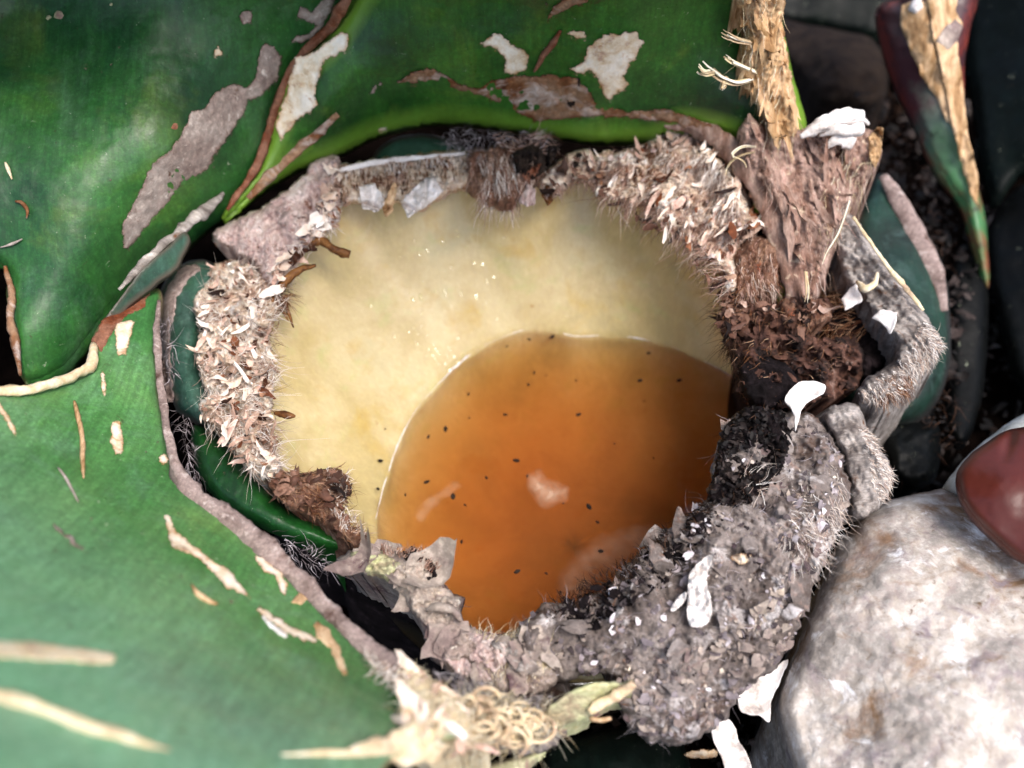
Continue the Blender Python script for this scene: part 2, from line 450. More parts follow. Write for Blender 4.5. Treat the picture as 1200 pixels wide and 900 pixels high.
M['stub_cream'] = mat_mottle('cut_face_cream', ['#94745f', '#d2baa6', '#ecdfd0', '#f8f2ea'], 70, None, .8, .9, 500, .002, [('#7a4a34', 60, .58, .66), ('#3c2016', 110, .63, .69), ('#fbf8f4', 50, .54, .64)])
M['stub_brown'] = mat_mottle('cut_face_brown', ['#3c2418', '#7a5442', '#a5816c', '#c4a894'], 75, None, .8, .9, 500, .0014, [('#2a1810', 60, .55, .68), ('#a04a22', 130, .62, .72)])
M['stub_red'] = mat_mottle('rotten_red_brown', ['#1c1210', '#4a3028', '#785446', '#ac9488'], 45, None, .75, .9, 450, .0015, [('#150c0a', 40, .5, .62), ('#b8a296', 140, .64, .74)])
M['stub_black'] = mat_mottle('rot_and_gap_shade_black', ['#060404', '#120d0e', '#221b1d', '#403538'], 70, None, .8, .9, 450, .0018, [('#6b5a5c', 150, .66, .75)], spec=.1)  # rot colour, also the painted shade of the gaps round the heart
M['mound'] = mat_mottle('rotten_grey', ['#463c3a', '#80746e', '#aea29c', '#dad2ce'], 22, None, .85, 1., 420, .0022, [('#5a463c', 20, .52, .64), ('#8f5c3a', 60, .64, .74), ('#e4dedd', 48, .56, .68), ('#2a2022', 55, .60, .68), ('#a08a80', 90, .58, .66)])
M['paper'] = mat_mottle('papery_sheath', ['#5e4a4a', '#94827c', '#b8aa9e', '#d0c6b6'], 34, None, .7, .6, 350, .001, [('#4a3038', 45, .56, .68), ('#efe8da', 130, .64, .72)])
M['grey_leaf'] = mat_mottle('withered_grey', ['#4a403e', '#8a807a', '#bab2ac', '#dedad6'], 45, (1, 3, 1), .8, .7, 450, .001, [('#6b4a34', 90, .6, .7)])
M['dry_brown'] = mat_mottle('dry_brown', ['#60402f', '#a07c6c', '#c0a496', '#d6c0b2'], 50, (2.5, .6, 1), .75, .8, 450, .0012, [('#3a1c12', 70, .58, .7), ('#d8c4aa', 120, .6, .7)])
M['dry_tan'] = mat_mottle('dry_tan', ['#6b4a2c', '#b08a60', '#d8bc94', '#ead8b8'], 55, (3, .6, 1), .7, .5, 300, .0008, [('#5a3418', 50, .6, .72)], fine=.3)
M['white_flake'] = mat_mottle('white_flake', ['#b4aca8', '#dcd6d2', '#eeeae8', '#f6f4f4'], 90, None, .7, .4, 400, .0006)
M['green_tan'] = mat_mottle('green_tan_peel', ['#8a6a5c', '#b3a888', '#c6c8a0', '#e0d6b6'], 35, (1, 3, 1), .65, .4, 300, .0008, [('#8d6a66', 40, .52, .64)])
M['dark_bark'] = mat_mottle('dark_bark', ['#120c0a', '#251a16', '#33271f', '#453a33'], 50, (1, 3, 1), .8, .8, 400, .0015)
M['twig'] = mat_mottle('twig_brown', ['#2a1408', '#5a3418', '#8a5c30', '#a87a48'], 120, None, .6, .5, 500, .0008)
M['soil'] = mat_mottle('soil', ['#040302', '#090605', '#100b09', '#18110e'], 60, None, .95, 1., 300, .003, [('#2a221e', 160, .68, .75)], spec=.0)  # black soil, darkened further in place of blocked light
M['chip'] = mat_fibre('debris_chip', ['#0a0706', '#150e0a', '#241813', '#3a2c26', '#8a7d76'])
M['f_white'] = mat_fibre('fibre_white', ['#a88e80', '#d6c6ba', '#eee6de', '#fbf8f5'])
M['f_pink'] = mat_fibre('fibre_pink', ['#6a4434', '#a47c68', '#ccb0a0', '#eadfd6'])
M['f_brown'] = mat_fibre('fibre_brown', ['#2c160c', '#6b3c22', '#9a6844', '#d0b090'])
M['f_dark'] = mat_fibre('fibre_dark', ['#0d0806', '#24140c', '#3d2618', '#6b4c3a'])
M['f_grey'] = mat_fibre('fibre_grey', ['#3c3234', '#6e6466', '#a0969a', '#e4dee2'])
M['f_cream'] = mat_fibre('fibre_cream', ['#a58e6c', '#d8c8a4', '#e8e0c8', '#f4efe2'])

M['k_grey'] = mat_fibre('chip_grey', ['#2a2224', '#564c4e', '#80767a', '#a69ca0', '#e6e2e6'])
M['k_brown'] = mat_fibre('chip_brown', ['#1c110d', '#422a20', '#6c4a3c', '#94705e', '#c4aa9a'])
M['k_cream'] = mat_fibre('chip_cream', ['#8a6654', '#c4a996', '#e2d2c6', '#f2e9e1', '#fbf8f5'])
M['k_paper'] = mat_fibre('chip_paper', ['#4a3a40', '#7a6866', '#a4948e', '#c2b6a8', '#e2dace'])
M['k_rust'] = mat_fibre('chip_rust', ['#24120b', '#4c2a1a', '#7a4428', '#9a6a4c', '#c0a08a'])
M['k_husk'] = mat_fibre('chip_husk', ['#4a2c22', '#8a6252', '#b49484', '#d0b8aa', '#ece0d6'])
M['k_dark'] = mat_fibre('chip_dark', ['#060404', '#0e0908', '#181110', '#281f1c', '#4a3f3c'])
def flaps(name, poly, zf, n, size, mat, parent, tilt=.4, ang=None, asp=(.3, .75), zoff=.003, spread=45, con=.28):
    return flakes_px(name, poly, zf, n, size, mat, parent, tilt, zoff, asp, ang, spread, 6, 4, con)
def mat_wall():
    m, nt, p, co = newmat('cavity_flesh')
    c = ramp(nt, maprange(nt, noise(nt, co, 16, 5, .55, None, .4), .3, .7), ['#b8a672', '#c6b580', '#d2c496', '#c8be92'])
    c = mixc(nt, maprange(nt, noise(nt, co, 30, 5, .6, None, .4), .56, .72, 0, .55), c, '#c6a646')
    c = mixc(nt, maprange(nt, noise(nt, co, 42, 5, .6, (1, 1, 2.)), .58, .72, 0, .4), c, '#bcc07a')
    c = mixc(nt, maprange(nt, noise(nt, co, 90, 3, .6), .73, .78, 0, .6), c, '#a86a1e')
    st = noise(nt, co, 160, 4, .7, (2, 2, .5))
    c = mixc(nt, .22, c, ramp(nt, st, ['#505050', '#808080', '#b4b4b4'], [.3, .5, .7]), 'OVERLAY')
    nt.links.new(c, p.inputs['Base Color'])
    p.inputs['Roughness'].default_value = .5
    p.inputs['Subsurface Weight'].default_value = .25; p.inputs['Subsurface Radius'].default_value = (.012, .009, .003)
    p.inputs['Subsurface Scale'].default_value = .5
    # wet film only above the sap: under it there is no air to mirror against
    sz = nt.nodes.new('ShaderNodeSeparateXYZ'); nt.links.new(co, sz.inputs[0])
    nt.links.new(maprange(nt, sz.outputs[2], -.002, .002, 0, .6), p.inputs['Coat Weight']); p.inputs['Coat Roughness'].default_value = .18
    nt.links.new(maprange(nt, sz.outputs[2], -.002, .002, 0, .4), p.inputs['Specular IOR Level'])
    h = noise(nt, co, 90, 7, .65, (2.2, 2.2, .7)); bump(nt, p, h, .45, .0016)
    return m
M['wall'] = mat_wall()

def mat_sap():
    m = bpy.data.materials.new('amber_sap'); m.use_nodes = True; nt = m.node_tree; nt.nodes.clear()
    out = nt.nodes.new('ShaderNodeOutputMaterial')
    tr = nt.nodes.new('ShaderNodeBsdfTransparent'); gl = nt.nodes.new('ShaderNodeBsdfGlossy'); gl.inputs['Roughness'].default_value = .03
    fr = nt.nodes.new('ShaderNodeFresnel'); fr.inputs[0].default_value = 1.34
    mx = nt.nodes.new('ShaderNodeMixShader')
    nt.links.new(fr.outputs[0], mx.inputs[0]); nt.links.new(tr.outputs[0], mx.inputs[1]); nt.links.new(gl.outputs[0], mx.inputs[2])
    nt.links.new(mx.outputs[0], out.inputs[0])
    ab = nt.nodes.new('ShaderNodeVolumeAbsorption'); ab.inputs['Color'].default_value = (.91, .60, .16, 1); ab.inputs['Density'].default_value = 31
    sc_ = nt.nodes.new('ShaderNodeVolumeScatter'); sc_.inputs['Color'].default_value = (.97, .76, .46, 1); sc_.inputs['Density'].default_value = 5.0
    ad = nt.nodes.new('ShaderNodeAddShader'); nt.links.new(ab.outputs[0], ad.inputs[0]); nt.links.new(sc_.outputs[0], ad.inputs[1])
    nt.links.new(ad.outputs[0], out.inputs[1])
    return m
M['sap'] = mat_sap()

# ------------------------------------------------------------------ the setting: ground
def ground():
    n = 90; xs = np.concatenate([[-6, -2], np.linspace(-.7, .7, n), [2, 6]]); ys = np.concatenate([[-6, -2], np.linspace(-.7, .9, n), [2, 6]])
    X, Y = np.meshgrid(xs, ys); Z = GROUND + .010*fbm(X*30, Y*30, 3, 5)
    k = X.shape[1]
    V = np.stack([X, Y, Z], -1).reshape(-1, 3)
    F = [(i*k+j, i*k+j+1, (i+1)*k+j+1, (i+1)*k+j) for i in range(X.shape[0]-1) for j in range(k-1)]
    return link(mesh('ground', V, F), 'ground', M['soil'], None, 'structure', origin=False)
ground()

# ------------------------------------------------------------------ the agave: hollowed heart
HOLE = [(405,245),(430,240),(470,245),(500,240),(545,225),(600,246),(640,228),(690,215),(720,235),(750,250),(790,275),(820,300),(840,320),(850,350),
        (850,390),(862,430),(872,460),(850,500),(835,540),(832,580),(800,610),(760,645),(740,665),(710,690),(680,700),(640,705),(605,738),(580,740),
        (550,725),(540,700),(515,690),(500,655),(440,630),(410,605),(405,565),(370,552),(335,552),(320,520),(315,480),(318,430),(325,390),(330,345),(355,300),(385,265)]
SAPLINE = [(440,610),(450,570),(465,525),(485,485),(510,455),(540,425),(570,405),(600,392),(625,386),(650,388),(675,395),(720,394),(760,400),(800,412),
           (840,432),(872,452),(900,490),(915,550),(905,620),(875,690),(820,745),(740,785),(650,795),(560,775),(490,730),(450,670)]
RIMZ = tps([(320,420,.092),(400,230,.096),(600,200,.098),(800,230,.098),(880,400,.092),(850,580,.088),(700,720,.082),(520,710,.080),(400,620,.084),(300,600,.088),(230,420,.085),(1000,500,.08),(700,860,.07)])
plant = empty('agave_plant', (0, 0, GROUND))
tag(plant, 'green agave plant with its heart scraped out into a pale bowl of sap', 'agave')

def loop_world(poly, z, n=180):
    p = resample(poly, 2.0); zz = z(p[:, 0], p[:, 1]) if callable(z) else np.full(len(p), z)
    return W(p[:, 0], p[:, 1], zz)
hb = np.array(resample(HOLE, 6)); hc = hb.mean(0)
hexp = hb + (hb-hc)/np.linalg.norm(hb-hc, axis=1, keepdims=True)*16
rimL = loop_world(hexp, lambda x, y: RIMZ(x, y)-.012); sapL = loop_world(SAPLINE, 0.0)
CEN = sapL[:, :2].mean(0)
NA = 200
ANG = np.linspace(-math.pi, math.pi, NA, endpoint=False)
def polar(Lp):
    d = Lp[:, :2]-CEN; a = np.arctan2(d[:, 1], d[:, 0]); r = np.linalg.norm(d, axis=1); o = np.argsort(a)
    return np.interp(ANG, a[o], r[o], period=2*math.pi), np.interp(ANG, a[o], Lp[o, 2], period=2*math.pi)
rR, zR = polar(rimL); rS, zS = polar(sapL)
k_ = np.exp(-np.linspace(-2, 2, 9)**2); k_ /= k_.sum()
rR = np.convolve(np.concatenate([rR[-4:], rR, rR[:4]]), k_, 'valid')
DEPTH = .070
def bowl_rings(off=0.0):
    R = []
    for s in np.linspace(0, 1, 26):
        r = rR+(rS-rR)*s + .006*math.sin(math.pi*s); z = zR*(1-s)
        R.append((r+off, z))
    for s in np.linspace(.06, 1, 22):
        a = s*math.pi/2; r = rS*(math.cos(a)**.8 if s < 1 else .002); z = -DEPTH*math.sin(a)**1.15*np.ones(NA)
        R.append((r+off*math.cos(a), z-off*math.sin(a)))
    return R
def rings_mesh(name, R, close_top=False, wob=True):
    V = []; F = []
    for i, (r, z) in enumerate(R):
        x = CEN[0]+r*np.cos(ANG); y = CEN[1]+r*np.sin(ANG)
        if wob:
            w = .0022*fbm(x*45+z*20, y*45-z*30, 5, 4)*(1 if i < 27 else .3); x = x+w*np.cos(ANG); y = y+w*np.sin(ANG); z = z+(.003*fbm(x*60, y*60, 8, 4) if i > 27 else 0)
        V.append(np.stack([x, y, z], -1))
    V = np.concatenate(V)
    n = len(R)
    for i in range(n-1):
        for j in range(NA):
            F.append((i*NA+j, (i+1)*NA+j, (i+1)*NA+(j+1) % NA, i*NA+(j+1) % NA))
    F.append(tuple((n-1)*NA+j for j in range(NA)))
    if close_top: F.append(tuple(range(NA))[::-1])
    return mesh(name, V, F)
print('rim r', rR.min(), rR.max(), 'sap r', rS.min(), rS.max(), 'CEN', CEN)
cav = link(rings_mesh('cavity_wall', bowl_rings()), 'cavity_wall', M['wall'], plant)
cav['label'] = 'pale yellow scraped flesh lining the cavity'
# outer body of the heart below the rim, so that gaps between stubs look into tissue painted black for shade
ho = hb + (hb-hc)/np.linalg.norm(hb-hc, axis=1, keepdims=True)*30
def ring_body():
    a = loop_world(hexp, lambda x, y: RIMZ(x, y)-.014); b = loop_world(ho, lambda x, y: RIMZ(x, y)-.022)
    ra, za = polar(a); rb, zb = polar(b); V = []; F = []
    rows = [(ra, za), (np.maximum(ra, rb), zb), (np.maximum(ra, rb)*1.02, zb*0+GROUND-.005)]
    for r, z in rows: V.append(np.stack([CEN[0]+r*np.cos(ANG), CEN[1]+r*np.sin(ANG), z+.003*fbm(ANG*9, z*200, 2)], -1))
    for i in range(2):
        for j in range(NA): F.append((i*NA+j, i*NA+(j+1) % NA, (i+1)*NA+(j+1) % NA, (i+1)*NA+j))
    return link(mesh('heart_body', np.concatenate(V), F), 'heart_body', M['stub_black'], plant)
ring_body()

# ------------------------------------------------------------------ sap
def build_sap():
    R = []
    R.append((rS+.0025, np.zeros(NA)))
    for s in np.linspace(.03, 1, 16):
        a = s*math.pi/2; r = (rS+.0035)*(math.cos(a)**.8 if s < 1 else .002)+.006; z = -(DEPTH+.013)*math.sin(a)**1.15*np.ones(NA)
        R.append((r, z))
    s = link(rings_mesh('sap_pool', R, True, False), 'sap_pool', M['sap'])
    import bmesh
    bm = bmesh.new(); bm.from_mesh(s.data); bmesh.ops.recalc_face_normals(bm, faces=bm.faces); bm.to_mesh(s.data); bm.free()
    for f in s.data.polygons: f.use_smooth = False
    tag(s, 'pool of cloudy amber sap lying in the hollowed heart', 'sap')
    return s
sap = build_sap()
vis = [(436,626,.0006)]+[(x, y-1, .0006) for x, y in SAPLINE[:16]]
fr_ = tube('foam_highlight_line', vis, [.0001]+[.0001+.0006*rng.uniform()**1.5 for i in range(len(vis)-2)]+[.0001], M['white_flake'], sap, 6, 1.1, 2, .4, rscale=7.)  # white line of foam with the meniscus highlight painted in

# ------------------------------------------------------------------ leaves
def bundle(name, path, n, rad, spread, mat, parent, zs=.0012):
    """A twisted bundle of n strands following a (px, py, z) path, fraying towards its end."""
    p = resample(path, 3, False); m = len(p); t = np.linspace(0, 1, m); V = []; F = []; R = []
    for k in range(n):
        L = max(5, int(m*rng.uniform(.55, 1.))); tt = t[:L]; a0 = rng.normal(size=3); w = spread*(.35+.65*tt)
        q = W(p[:L, 0]+w*(a0[0]+.5*fbm(tt*5+k, tt*0+k, k)), p[:L, 1]+w*(a0[1]+.5*fbm(tt*5+k*2, tt*0+k, k+9)), p[:L, 2]+zs*a0[2])
        r = rng.uniform(*rad)*(1-.7*tt**2); T = np.gradient(q, axis=0); T /= np.linalg.norm(T, axis=1, keepdims=True)
        e = np.cross(T, [0.1, .2, 1.]); e /= np.linalg.norm(e, axis=1, keepdims=True); h = np.cross(T, e); b0 = len(V)
        for i in range(L):
            for j in range(4):
                an = j*math.pi/2; V.append(q[i]+r[i]*(e[i]*math.cos(an)*1.5+h[i]*math.sin(an)*.7))
        F += [(b0+i*4+j, b0+i*4+(j+1) % 4, b0+i*4+4+(j+1) % 4, b0+i*4+4+j) for i in range(L-1) for j in range(4)]; R += [rng.uniform()]*(L*4)
    return link(mesh(name, V, F, True, {'rnd': R}), name, mat, parent)
def leaf(poly, ctrl, mat, label=None, res=5, rough=.8, edge=(.008, 16), thick=.006, amp=.0012, skirt=None, name='leaf'):
    zf = tps(ctrl)
    dsp = lambda x, y, d: amp*fbm(x/55, y/55, 7, 4) + amp*.25*fbm(x/9, y/9, 9, 3)
    full = lambda x, y, d=None: zf(x, y)+dsp(x, y, d)
    o = sheet(name, poly, zf, mat, plant, res, rough, 25, dsp, edge, skirt, thick if skirt is None else None)
    if label: o['label'] = label
    return o, full
def patch(parent, zf, poly, mat, name='scar', lift=.0007, amp=.0006, rough=2.0, res=2.5, curl=0, rscale=8, sk=.003):
    def dsp(x, y, d): return amp*.6*(fbm(x/9, y/9, 21, 4)+.8)+curl*np.exp(-d/3.)*np.maximum(0, fbm(x/14, y/14, 27, 2)*2)
    return sheet(name, poly, lambda x, y, d: zf(x, y)+lift*.45, mat, parent, min(res, 2.0), rough*1.0, min(rscale, 7.), dsp, (.0003, 1.5), ('rel', sk*.5), curve=False)
def blob(x, y, r, n=8, e=.3):
    a = np.arange(n)*2*math.pi/n
    q = r*(1+rng.uniform(-e, e, n)); return [(x+q[i]*math.cos(a[i]), y+q[i]*math.sin(a[i])) for i in range(n)]
def strip(pts, w):
    """outline of a narrow strip along pts with half-widths w"""
    p = np.array(pts, float); t = np.gradient(p, axis=0); n = np.stack([-t[:, 1], t[:, 0]], -1); n /= np.linalg.norm(n, axis=1, keepdims=True)
    w = np.broadcast_to(w, len(p))[:, None]
    return [tuple(q) for q in p+n*w]+[tuple(q) for q in (p-n*w)[::-1]]

# --- upper-left leaf
LA, zA = leaf([(-120,-260),(460,-260),(420,-60),(398,-5),(385,35),(345,75),(325,112),(303,190),(268,245),(240,268),(200,305),(150,348),(112,392),(80,432),(40,450),(22,438),(14,400),(8,350),(-4,310),(-120,280)],
    [(-120,-260,.42),(460,-260,.36),(0,0,.20),(100,150,.172),(200,0,.205),(385,0,.185),(330,110,.135),(200,180,.155),(100,300,.128),(230,260,.092),(150,340,.085),(60,440,.085),(0,330,.12),(40,380,.112),(-100,250,.16)],
    M['leaf_a'], 'broad dark green leaf with a long grey-brown scar')
patch(LA, zA, [(143,293),(143,262),(160,230),(178,192),(200,175),(213,155),(225,130),(240,126),(248,110),(262,102),(275,96),(288,102),(298,92),(305,52),(312,50),(322,54),(332,66),(325,95),(305,114),(292,118),(285,135),(265,165),(250,185),(245,200),(215,215),(200,235),(175,262),(160,280),(150,294)], M['scar'], rough=1.2, amp=.0012)
patch(LA, zA, [(340,50),(347,43),(362,38),(371,30),(360,26),(345,20),(352,6),(365,14),(375,0),(395,-8),(388,18),(370,42),(355,51)], M['scar'], rough=1.2)
for (x, y, r, mt) in [(257,62,8,'cream'),(288,20,8,'scar')]:
    patch(LA, zA, blob(x, y, r, 7, .4), M[mt], 'peeling_flake', .0012, curl=.0015, rough=1)
def spots(parent, zf, lst, mat):
    V = []; F = []
    for (x, y, r) in lst:
        q = blob(x, y, r, 7, .3); z0 = float(zf(np.array([x]), np.array([y]))[0]); n = len(V)
        c = W(x, y, z0+.0012); V.append(c)
        for (a, b) in q: V.append(W(a, b, float(zf(np.array([a]), np.array([b]))[0])-.0002))
        F += [(n, n+1+(i+1) % 7, n+1+i) for i in range(7)]
    return link(mesh('speckle', V, F), 'speckle', mat, parent, 'stuff')
spots(LA, zA, [(1,20,4),(7,42,4),(100,78,5),(118,84,3.5),(90,33,3),(130,75,2.5),(250,98,3),(267,66,2.5),(212,133,3),(22,60,2),(35,-5,3),(270,65,2),(250,80,2)]+[(rng.uniform(0,300), rng.uniform(0,260), rng.uniform(.8,1.8)) for _ in range(60)], M['scar'])
spots(LA, zA, [(68,18,6),(57,20,3.5),(130,5,2.5)], M['green_tan'])
spots(LA, zA, [(205,148,5.5)], M['rust'])
def curlbit(parent, zf, pts, r, mat, name='peeling_strand', h=.0015):
    P = [(x, y, float(zf(np.array([x], float), np.array([y], float))[0])+h) for x, y in pts]
    return tube(name, P, [r*.5]+[r]*(len(P)-2)+[r*.4], mat, parent, 6, .3, 3)
curlbit(LA, zA, [(6,190),(9,198),(14,210)], .0011, M['cream_margin'])
curlbit(LA, zA, [(18,236),(26,238),(32,246),(31,256)], .0011, M['scar_brown'])
curlbit(LA, zA, [(0,290),(14,286),(26,280)], .0008, M['scar'])
# torn, rusty left edge of that leaf
curlbit(LA, zA, [(6,312),(14,345),(12,375),(18,400),(24,440)], .0022, M['scar_brown'], 'dry_margin')

# --- upper middle leaf
LB, zB = leaf([(470,-300),(440,-60),(412,0),(388,40),(348,78),(327,115),(303,192),(262,248),(268,252),(305,222),(350,194),(395,178),(430,160),(470,147),(520,139),(580,145),(640,154),(700,162),(760,161),(800,152),(850,162),(900,185),(935,205),(945,150),(928,80),(915,0),(930,-60),(1000,-300)],
    [(470,-300,.44),(1000,-300,.46),(400,0,.195),(600,0,.205),(800,0,.205),(920,0,.19),(330,115,.140),(265,250,.098),(350,192,.100),(430,155,.104),(520,137,.106),(640,152,.106),(760,160,.104),(900,185,.105),
     (480,95,.150),(600,95,.150),(700,100,.150),(420,110,.145),(850,120,.138),(540,118,.130),(380,130,.138)],
    M['leaf_b'], 'bright green leaf curling over the back of the cavity, blotched with cream scars', edge=(.012, 14))
patch(LB, zB, [(465,97),(480,85),(500,79),(520,85),(540,99),(560,103),(575,94),(600,89),(640,87),(672,89),(690,105),(700,122),(740,130),(780,127),(800,133),(850,153),(880,172),(860,172),(810,153),(790,145),(740,139),(690,137),(660,141),(630,143),(600,131),(570,116),(550,110),(520,101),(490,100)], M['scar_brown'], lift=.0012, amp=.0018, rough=1.4)
patch(LB, zB, [(560,52),(578,40),(592,42),(600,52),(612,55),(622,66),(615,84),(600,88),(588,85),(592,72),(584,60)], M['cream'], 'peeling_flake', .0016, amp=.0008, curl=.001)
patch(LB, zB, [(668,80),(685,72),(688,55),(700,45),(712,38),(728,38),(745,36),(754,48),(750,62),(738,78),(733,90),(740,100),(728,108),(715,118),(704,108),(700,95),(692,85),(678,86)], M['cream'], 'peeling_flake', .0016, amp=.0008, curl=.001, rough=2.5)
patch(LB, zB, [(664,40),(672,34),(684,36),(688,44),(676,46)], M['cream'], 'peeling_flake', .001)
curlbit(LB, zB, [(657,36),(648,50),(636,66),(626,84)], .0018, M['rust'], 'dry_scratch')
patch(LB, zB, strip([(640,24),(652,12),(668,2),(690,-4)], [3, 6, 7, 6]), M['scar_brown'], lift=.0012, amp=.0015)
patch(LB, zB, [(345,66),(370,60),(398,36),(411,38),(405,60),(378,75),(370,104),(373,125),(350,141),(328,167),(322,142),(334,112)], M['cream'], 'peeling_flake', .002, amp=.001, curl=.001, rough=1.6)
tube('dry_margin', [(418,-30,.205),(404,5,.192),(388,32,.176),(362,56,.163),(344,76,.152),(330,110,.139),(314,158,.118),(300,196,.108),(266,246,.1)], [.0024,.0036,.003,.0024,.0024,.0026,.0028,.0024,.0012], M['rust'], LB, 8, .5, 3, .45, rscale=18.)
tube('dry_ridge', [(396,134,.137),(370,158,.124),(345,180,.114),(315,207,.108),(290,232,.102)], [.0015,.003,.0032,.0028,.0015], M['scar_brown'], LB, 8, .5, 3, .35, rscale=18.)
patch(LB, zB, strip([(448,97),(438,107),(420,122),(404,132)], [3, 4, 3, 1.5]), M['scar'], lift=.001)
patch(LB, zB, strip([(430,152),(445,148),(456,146)], [2, 5, 3]), M['cream'], 'peeling_flake', .0015, rough=3)
spots(LB, zB, [(rng.uniform(420,880), rng.uniform(-20,130), rng.uniform(.8,2)) for _ in range(70)]+[(655,65,3),(735,85,3.5),(640,5,4),(672,18,3),(800,15,4),(812,20,3)], M['scar'])
patch(LB, zB, [(664,120),(668,100),(676,90),(680,93),(676,112),(672,126)], M['dark_bark'], 'dark_shred', .002, curl=.002, rough=.6)
# brown wrapped edge of this leaf passing behind the right stubs
tube('dry_margin', [(700,130,.118),(760,133,.118),(815,148,.118),(856,172,.118),(890,215,.112),(915,265,.108),(930,310,.104),(932,352,.098)], [.002,.0045,.005,.0065,.008,.009,.008,.006], M['dry_brown'], LB, 12, .5, 3, .5, rscale=22.)

# --- lower-left leaf
C_POLY = [(-150,452),(-40,457),(20,458),(70,449),(106,432),(108,398),(122,374),(150,352),(180,338),(190,345),(184,400),(186,450),(196,510),(206,545),(222,575),(262,600),(300,627),(330,655),(365,690),(400,730),(432,762),(462,788),(500,812),(535,838),(540,862),(480,884),(446,905),(420,1000),(-150,1000)]
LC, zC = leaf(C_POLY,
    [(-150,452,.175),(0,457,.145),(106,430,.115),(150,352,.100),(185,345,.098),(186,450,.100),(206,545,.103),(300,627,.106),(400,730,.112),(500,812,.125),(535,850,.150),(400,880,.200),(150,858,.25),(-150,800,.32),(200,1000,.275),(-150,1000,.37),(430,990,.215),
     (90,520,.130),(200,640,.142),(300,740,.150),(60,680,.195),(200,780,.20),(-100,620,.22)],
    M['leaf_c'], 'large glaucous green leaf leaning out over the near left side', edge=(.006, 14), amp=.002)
mb = [(-150,786),(-40,810),(20,826),(60,838),(100,854),(150,868),(200,879),(260,884),(330,884),(400,884),(450,878),(490,866),(520,850)]
for mm_, rr_ in ((mb[:7], [.0028,.0028,.0026,.0024,.003,.002,.0004]), (mb[8:], [.0003,.002,.005,.009,.010])):
    tube('dry_margin', [(x, y, float(zC(np.array([x], float), np.array([y], float))[0])+.0004) for x, y in mm_], rr_, M['cream_margin'], LC, 10, .5, 5, .35, rscale=24.)
patch(LC, zC, strip([(-40,758),(0,760),(40,762),(80,766),(110,769),(135,772)], [9, 9, 10, 8, 8, 5]), M['cream_margin'], 'peeling_flake', .002, rough=1)
patch(LC, zC, strip([(60,612),(75,626),(90,638),(108,652)], [2, 3, 3, 1.5]), M['scar'], 'scratch', .0008)
patch(LC, zC, [(190,600),(198,604),(208,622),(222,634),(240,648),(256,660),(270,668),(282,684),(295,702),(280,696),(262,688),(252,672),(232,655),(215,646),(200,640),(196,622)], M['cream'], 'peeling_flake', .0016, curl=.0018, rough=1.2)
patch(LC, zC, strip([(302,712),(320,726),(338,738),(358,746),(372,752)], [3, 5, 6, 5, 2]), M['cream'], 'peeling_flake', .0016, curl=.0015)
patch(LC, zC, strip([(308,722),(324,738),(335,745)], [1.5, 3, 1.5]), M['white_flake'], 'peeling_flake', .002)
patch(LC, zC, [(295,648),(308,650),(322,664),(330,668),(338,684),(334,700),(326,690),(322,674),(306,668)], M['cream'], 'peeling_flake', .0015, rough=1.5)
patch(LC, zC, [(340,706),(350,694),(362,700),(352,708)], M['dry_tan'], 'peeling_flake', .0018, rough=1)
patch(LC, zC, strip([(368,730),(380,742),(392,758),(404,790)], [4, 8, 5, 2]), M['dry_tan'], 'peeling_flake', .0015, rough=2)
patch(LC, zC, [(130,492),(142,492),(145,512),(145,530),(135,534),(129,518)], M['cream'], 'peeling_flake', .0016, rough=.8)
patch(LC, zC, [(134,378),(160,373),(155,392),(148,415),(136,418),(134,398)], M['cream'], 'peeling_flake', .0016, rough=1)
patch(LC, zC, strip([(120,434),(121,450),(123,466)], [2, 4, 2]), M['cream'], 'peeling_flake', .0014, rough=.6)
patch(LC, zC, strip([(-6,468),(6,486),(14,500),(19,512)], [4, 4, 4, 2]), M['cream'], 'peeling_flake', .0014, rough=.6)
curlbit(LC, zC, [(87,470),(92,490),(96,510),(97,535),(98,560)], .0012, M['dry_tan'])
curlbit(LC, zC, [(225,685),(232,696),(244,704),(255,708)], .0012, M['dry_tan'])
curlbit(LC, zC, [(68,548),(77,560),(85,575),(92,588)], .0007, M['scar'])
patch(LC, zC, blob(192,538,6,7,.3), M['cream'], 'peeling_flake', .002, rough=.8)
spots(LC, zC, [(rng.uniform(0,330), rng.uniform(470,830), rng.uniform(.8,2.2)) for _ in range(80)]+[(240,688,5),(272,704,4),(180,700,4),(200,680,4),(275,760,5),(145,425,3),(167,455,2.5)], M['scar'])
patch(LC, zC, [(108,398),(122,374),(150,352),(176,340),(168,360),(150,370),(136,380),(128,396),(118,412)], M['rust'], 'rusty_corner', .0012)
tube('dry_margin', [(186,352,.1),(184,385,.102),(186,430,.104),(192,480,.107),(199,520,.109),(208,552,.110),(226,578,.111),(262,604,.112),(300,630,.113),(330,658,.113),(366,692,.114),(400,730,.118),(432,764,.122),(464,792,.128)],
     [.001,.0015,.0018,.002,.0026,.0038,.0046,.0048,.0046,.0044,.004,.0038,.005,.007], M['margin'], LC, 12, .55, 3, .45, rscale=22.)
tube('dry_margin', [(-60,455,.16),(-10,458,.148),(30,457,.140),(65,449,.130),(90,438,.122),(107,426,.117),(110,404,.112)], [.003,.003,.0025,.0028,.0026,.003,.002], M['cream_margin'], LC, 8, .35, 4)
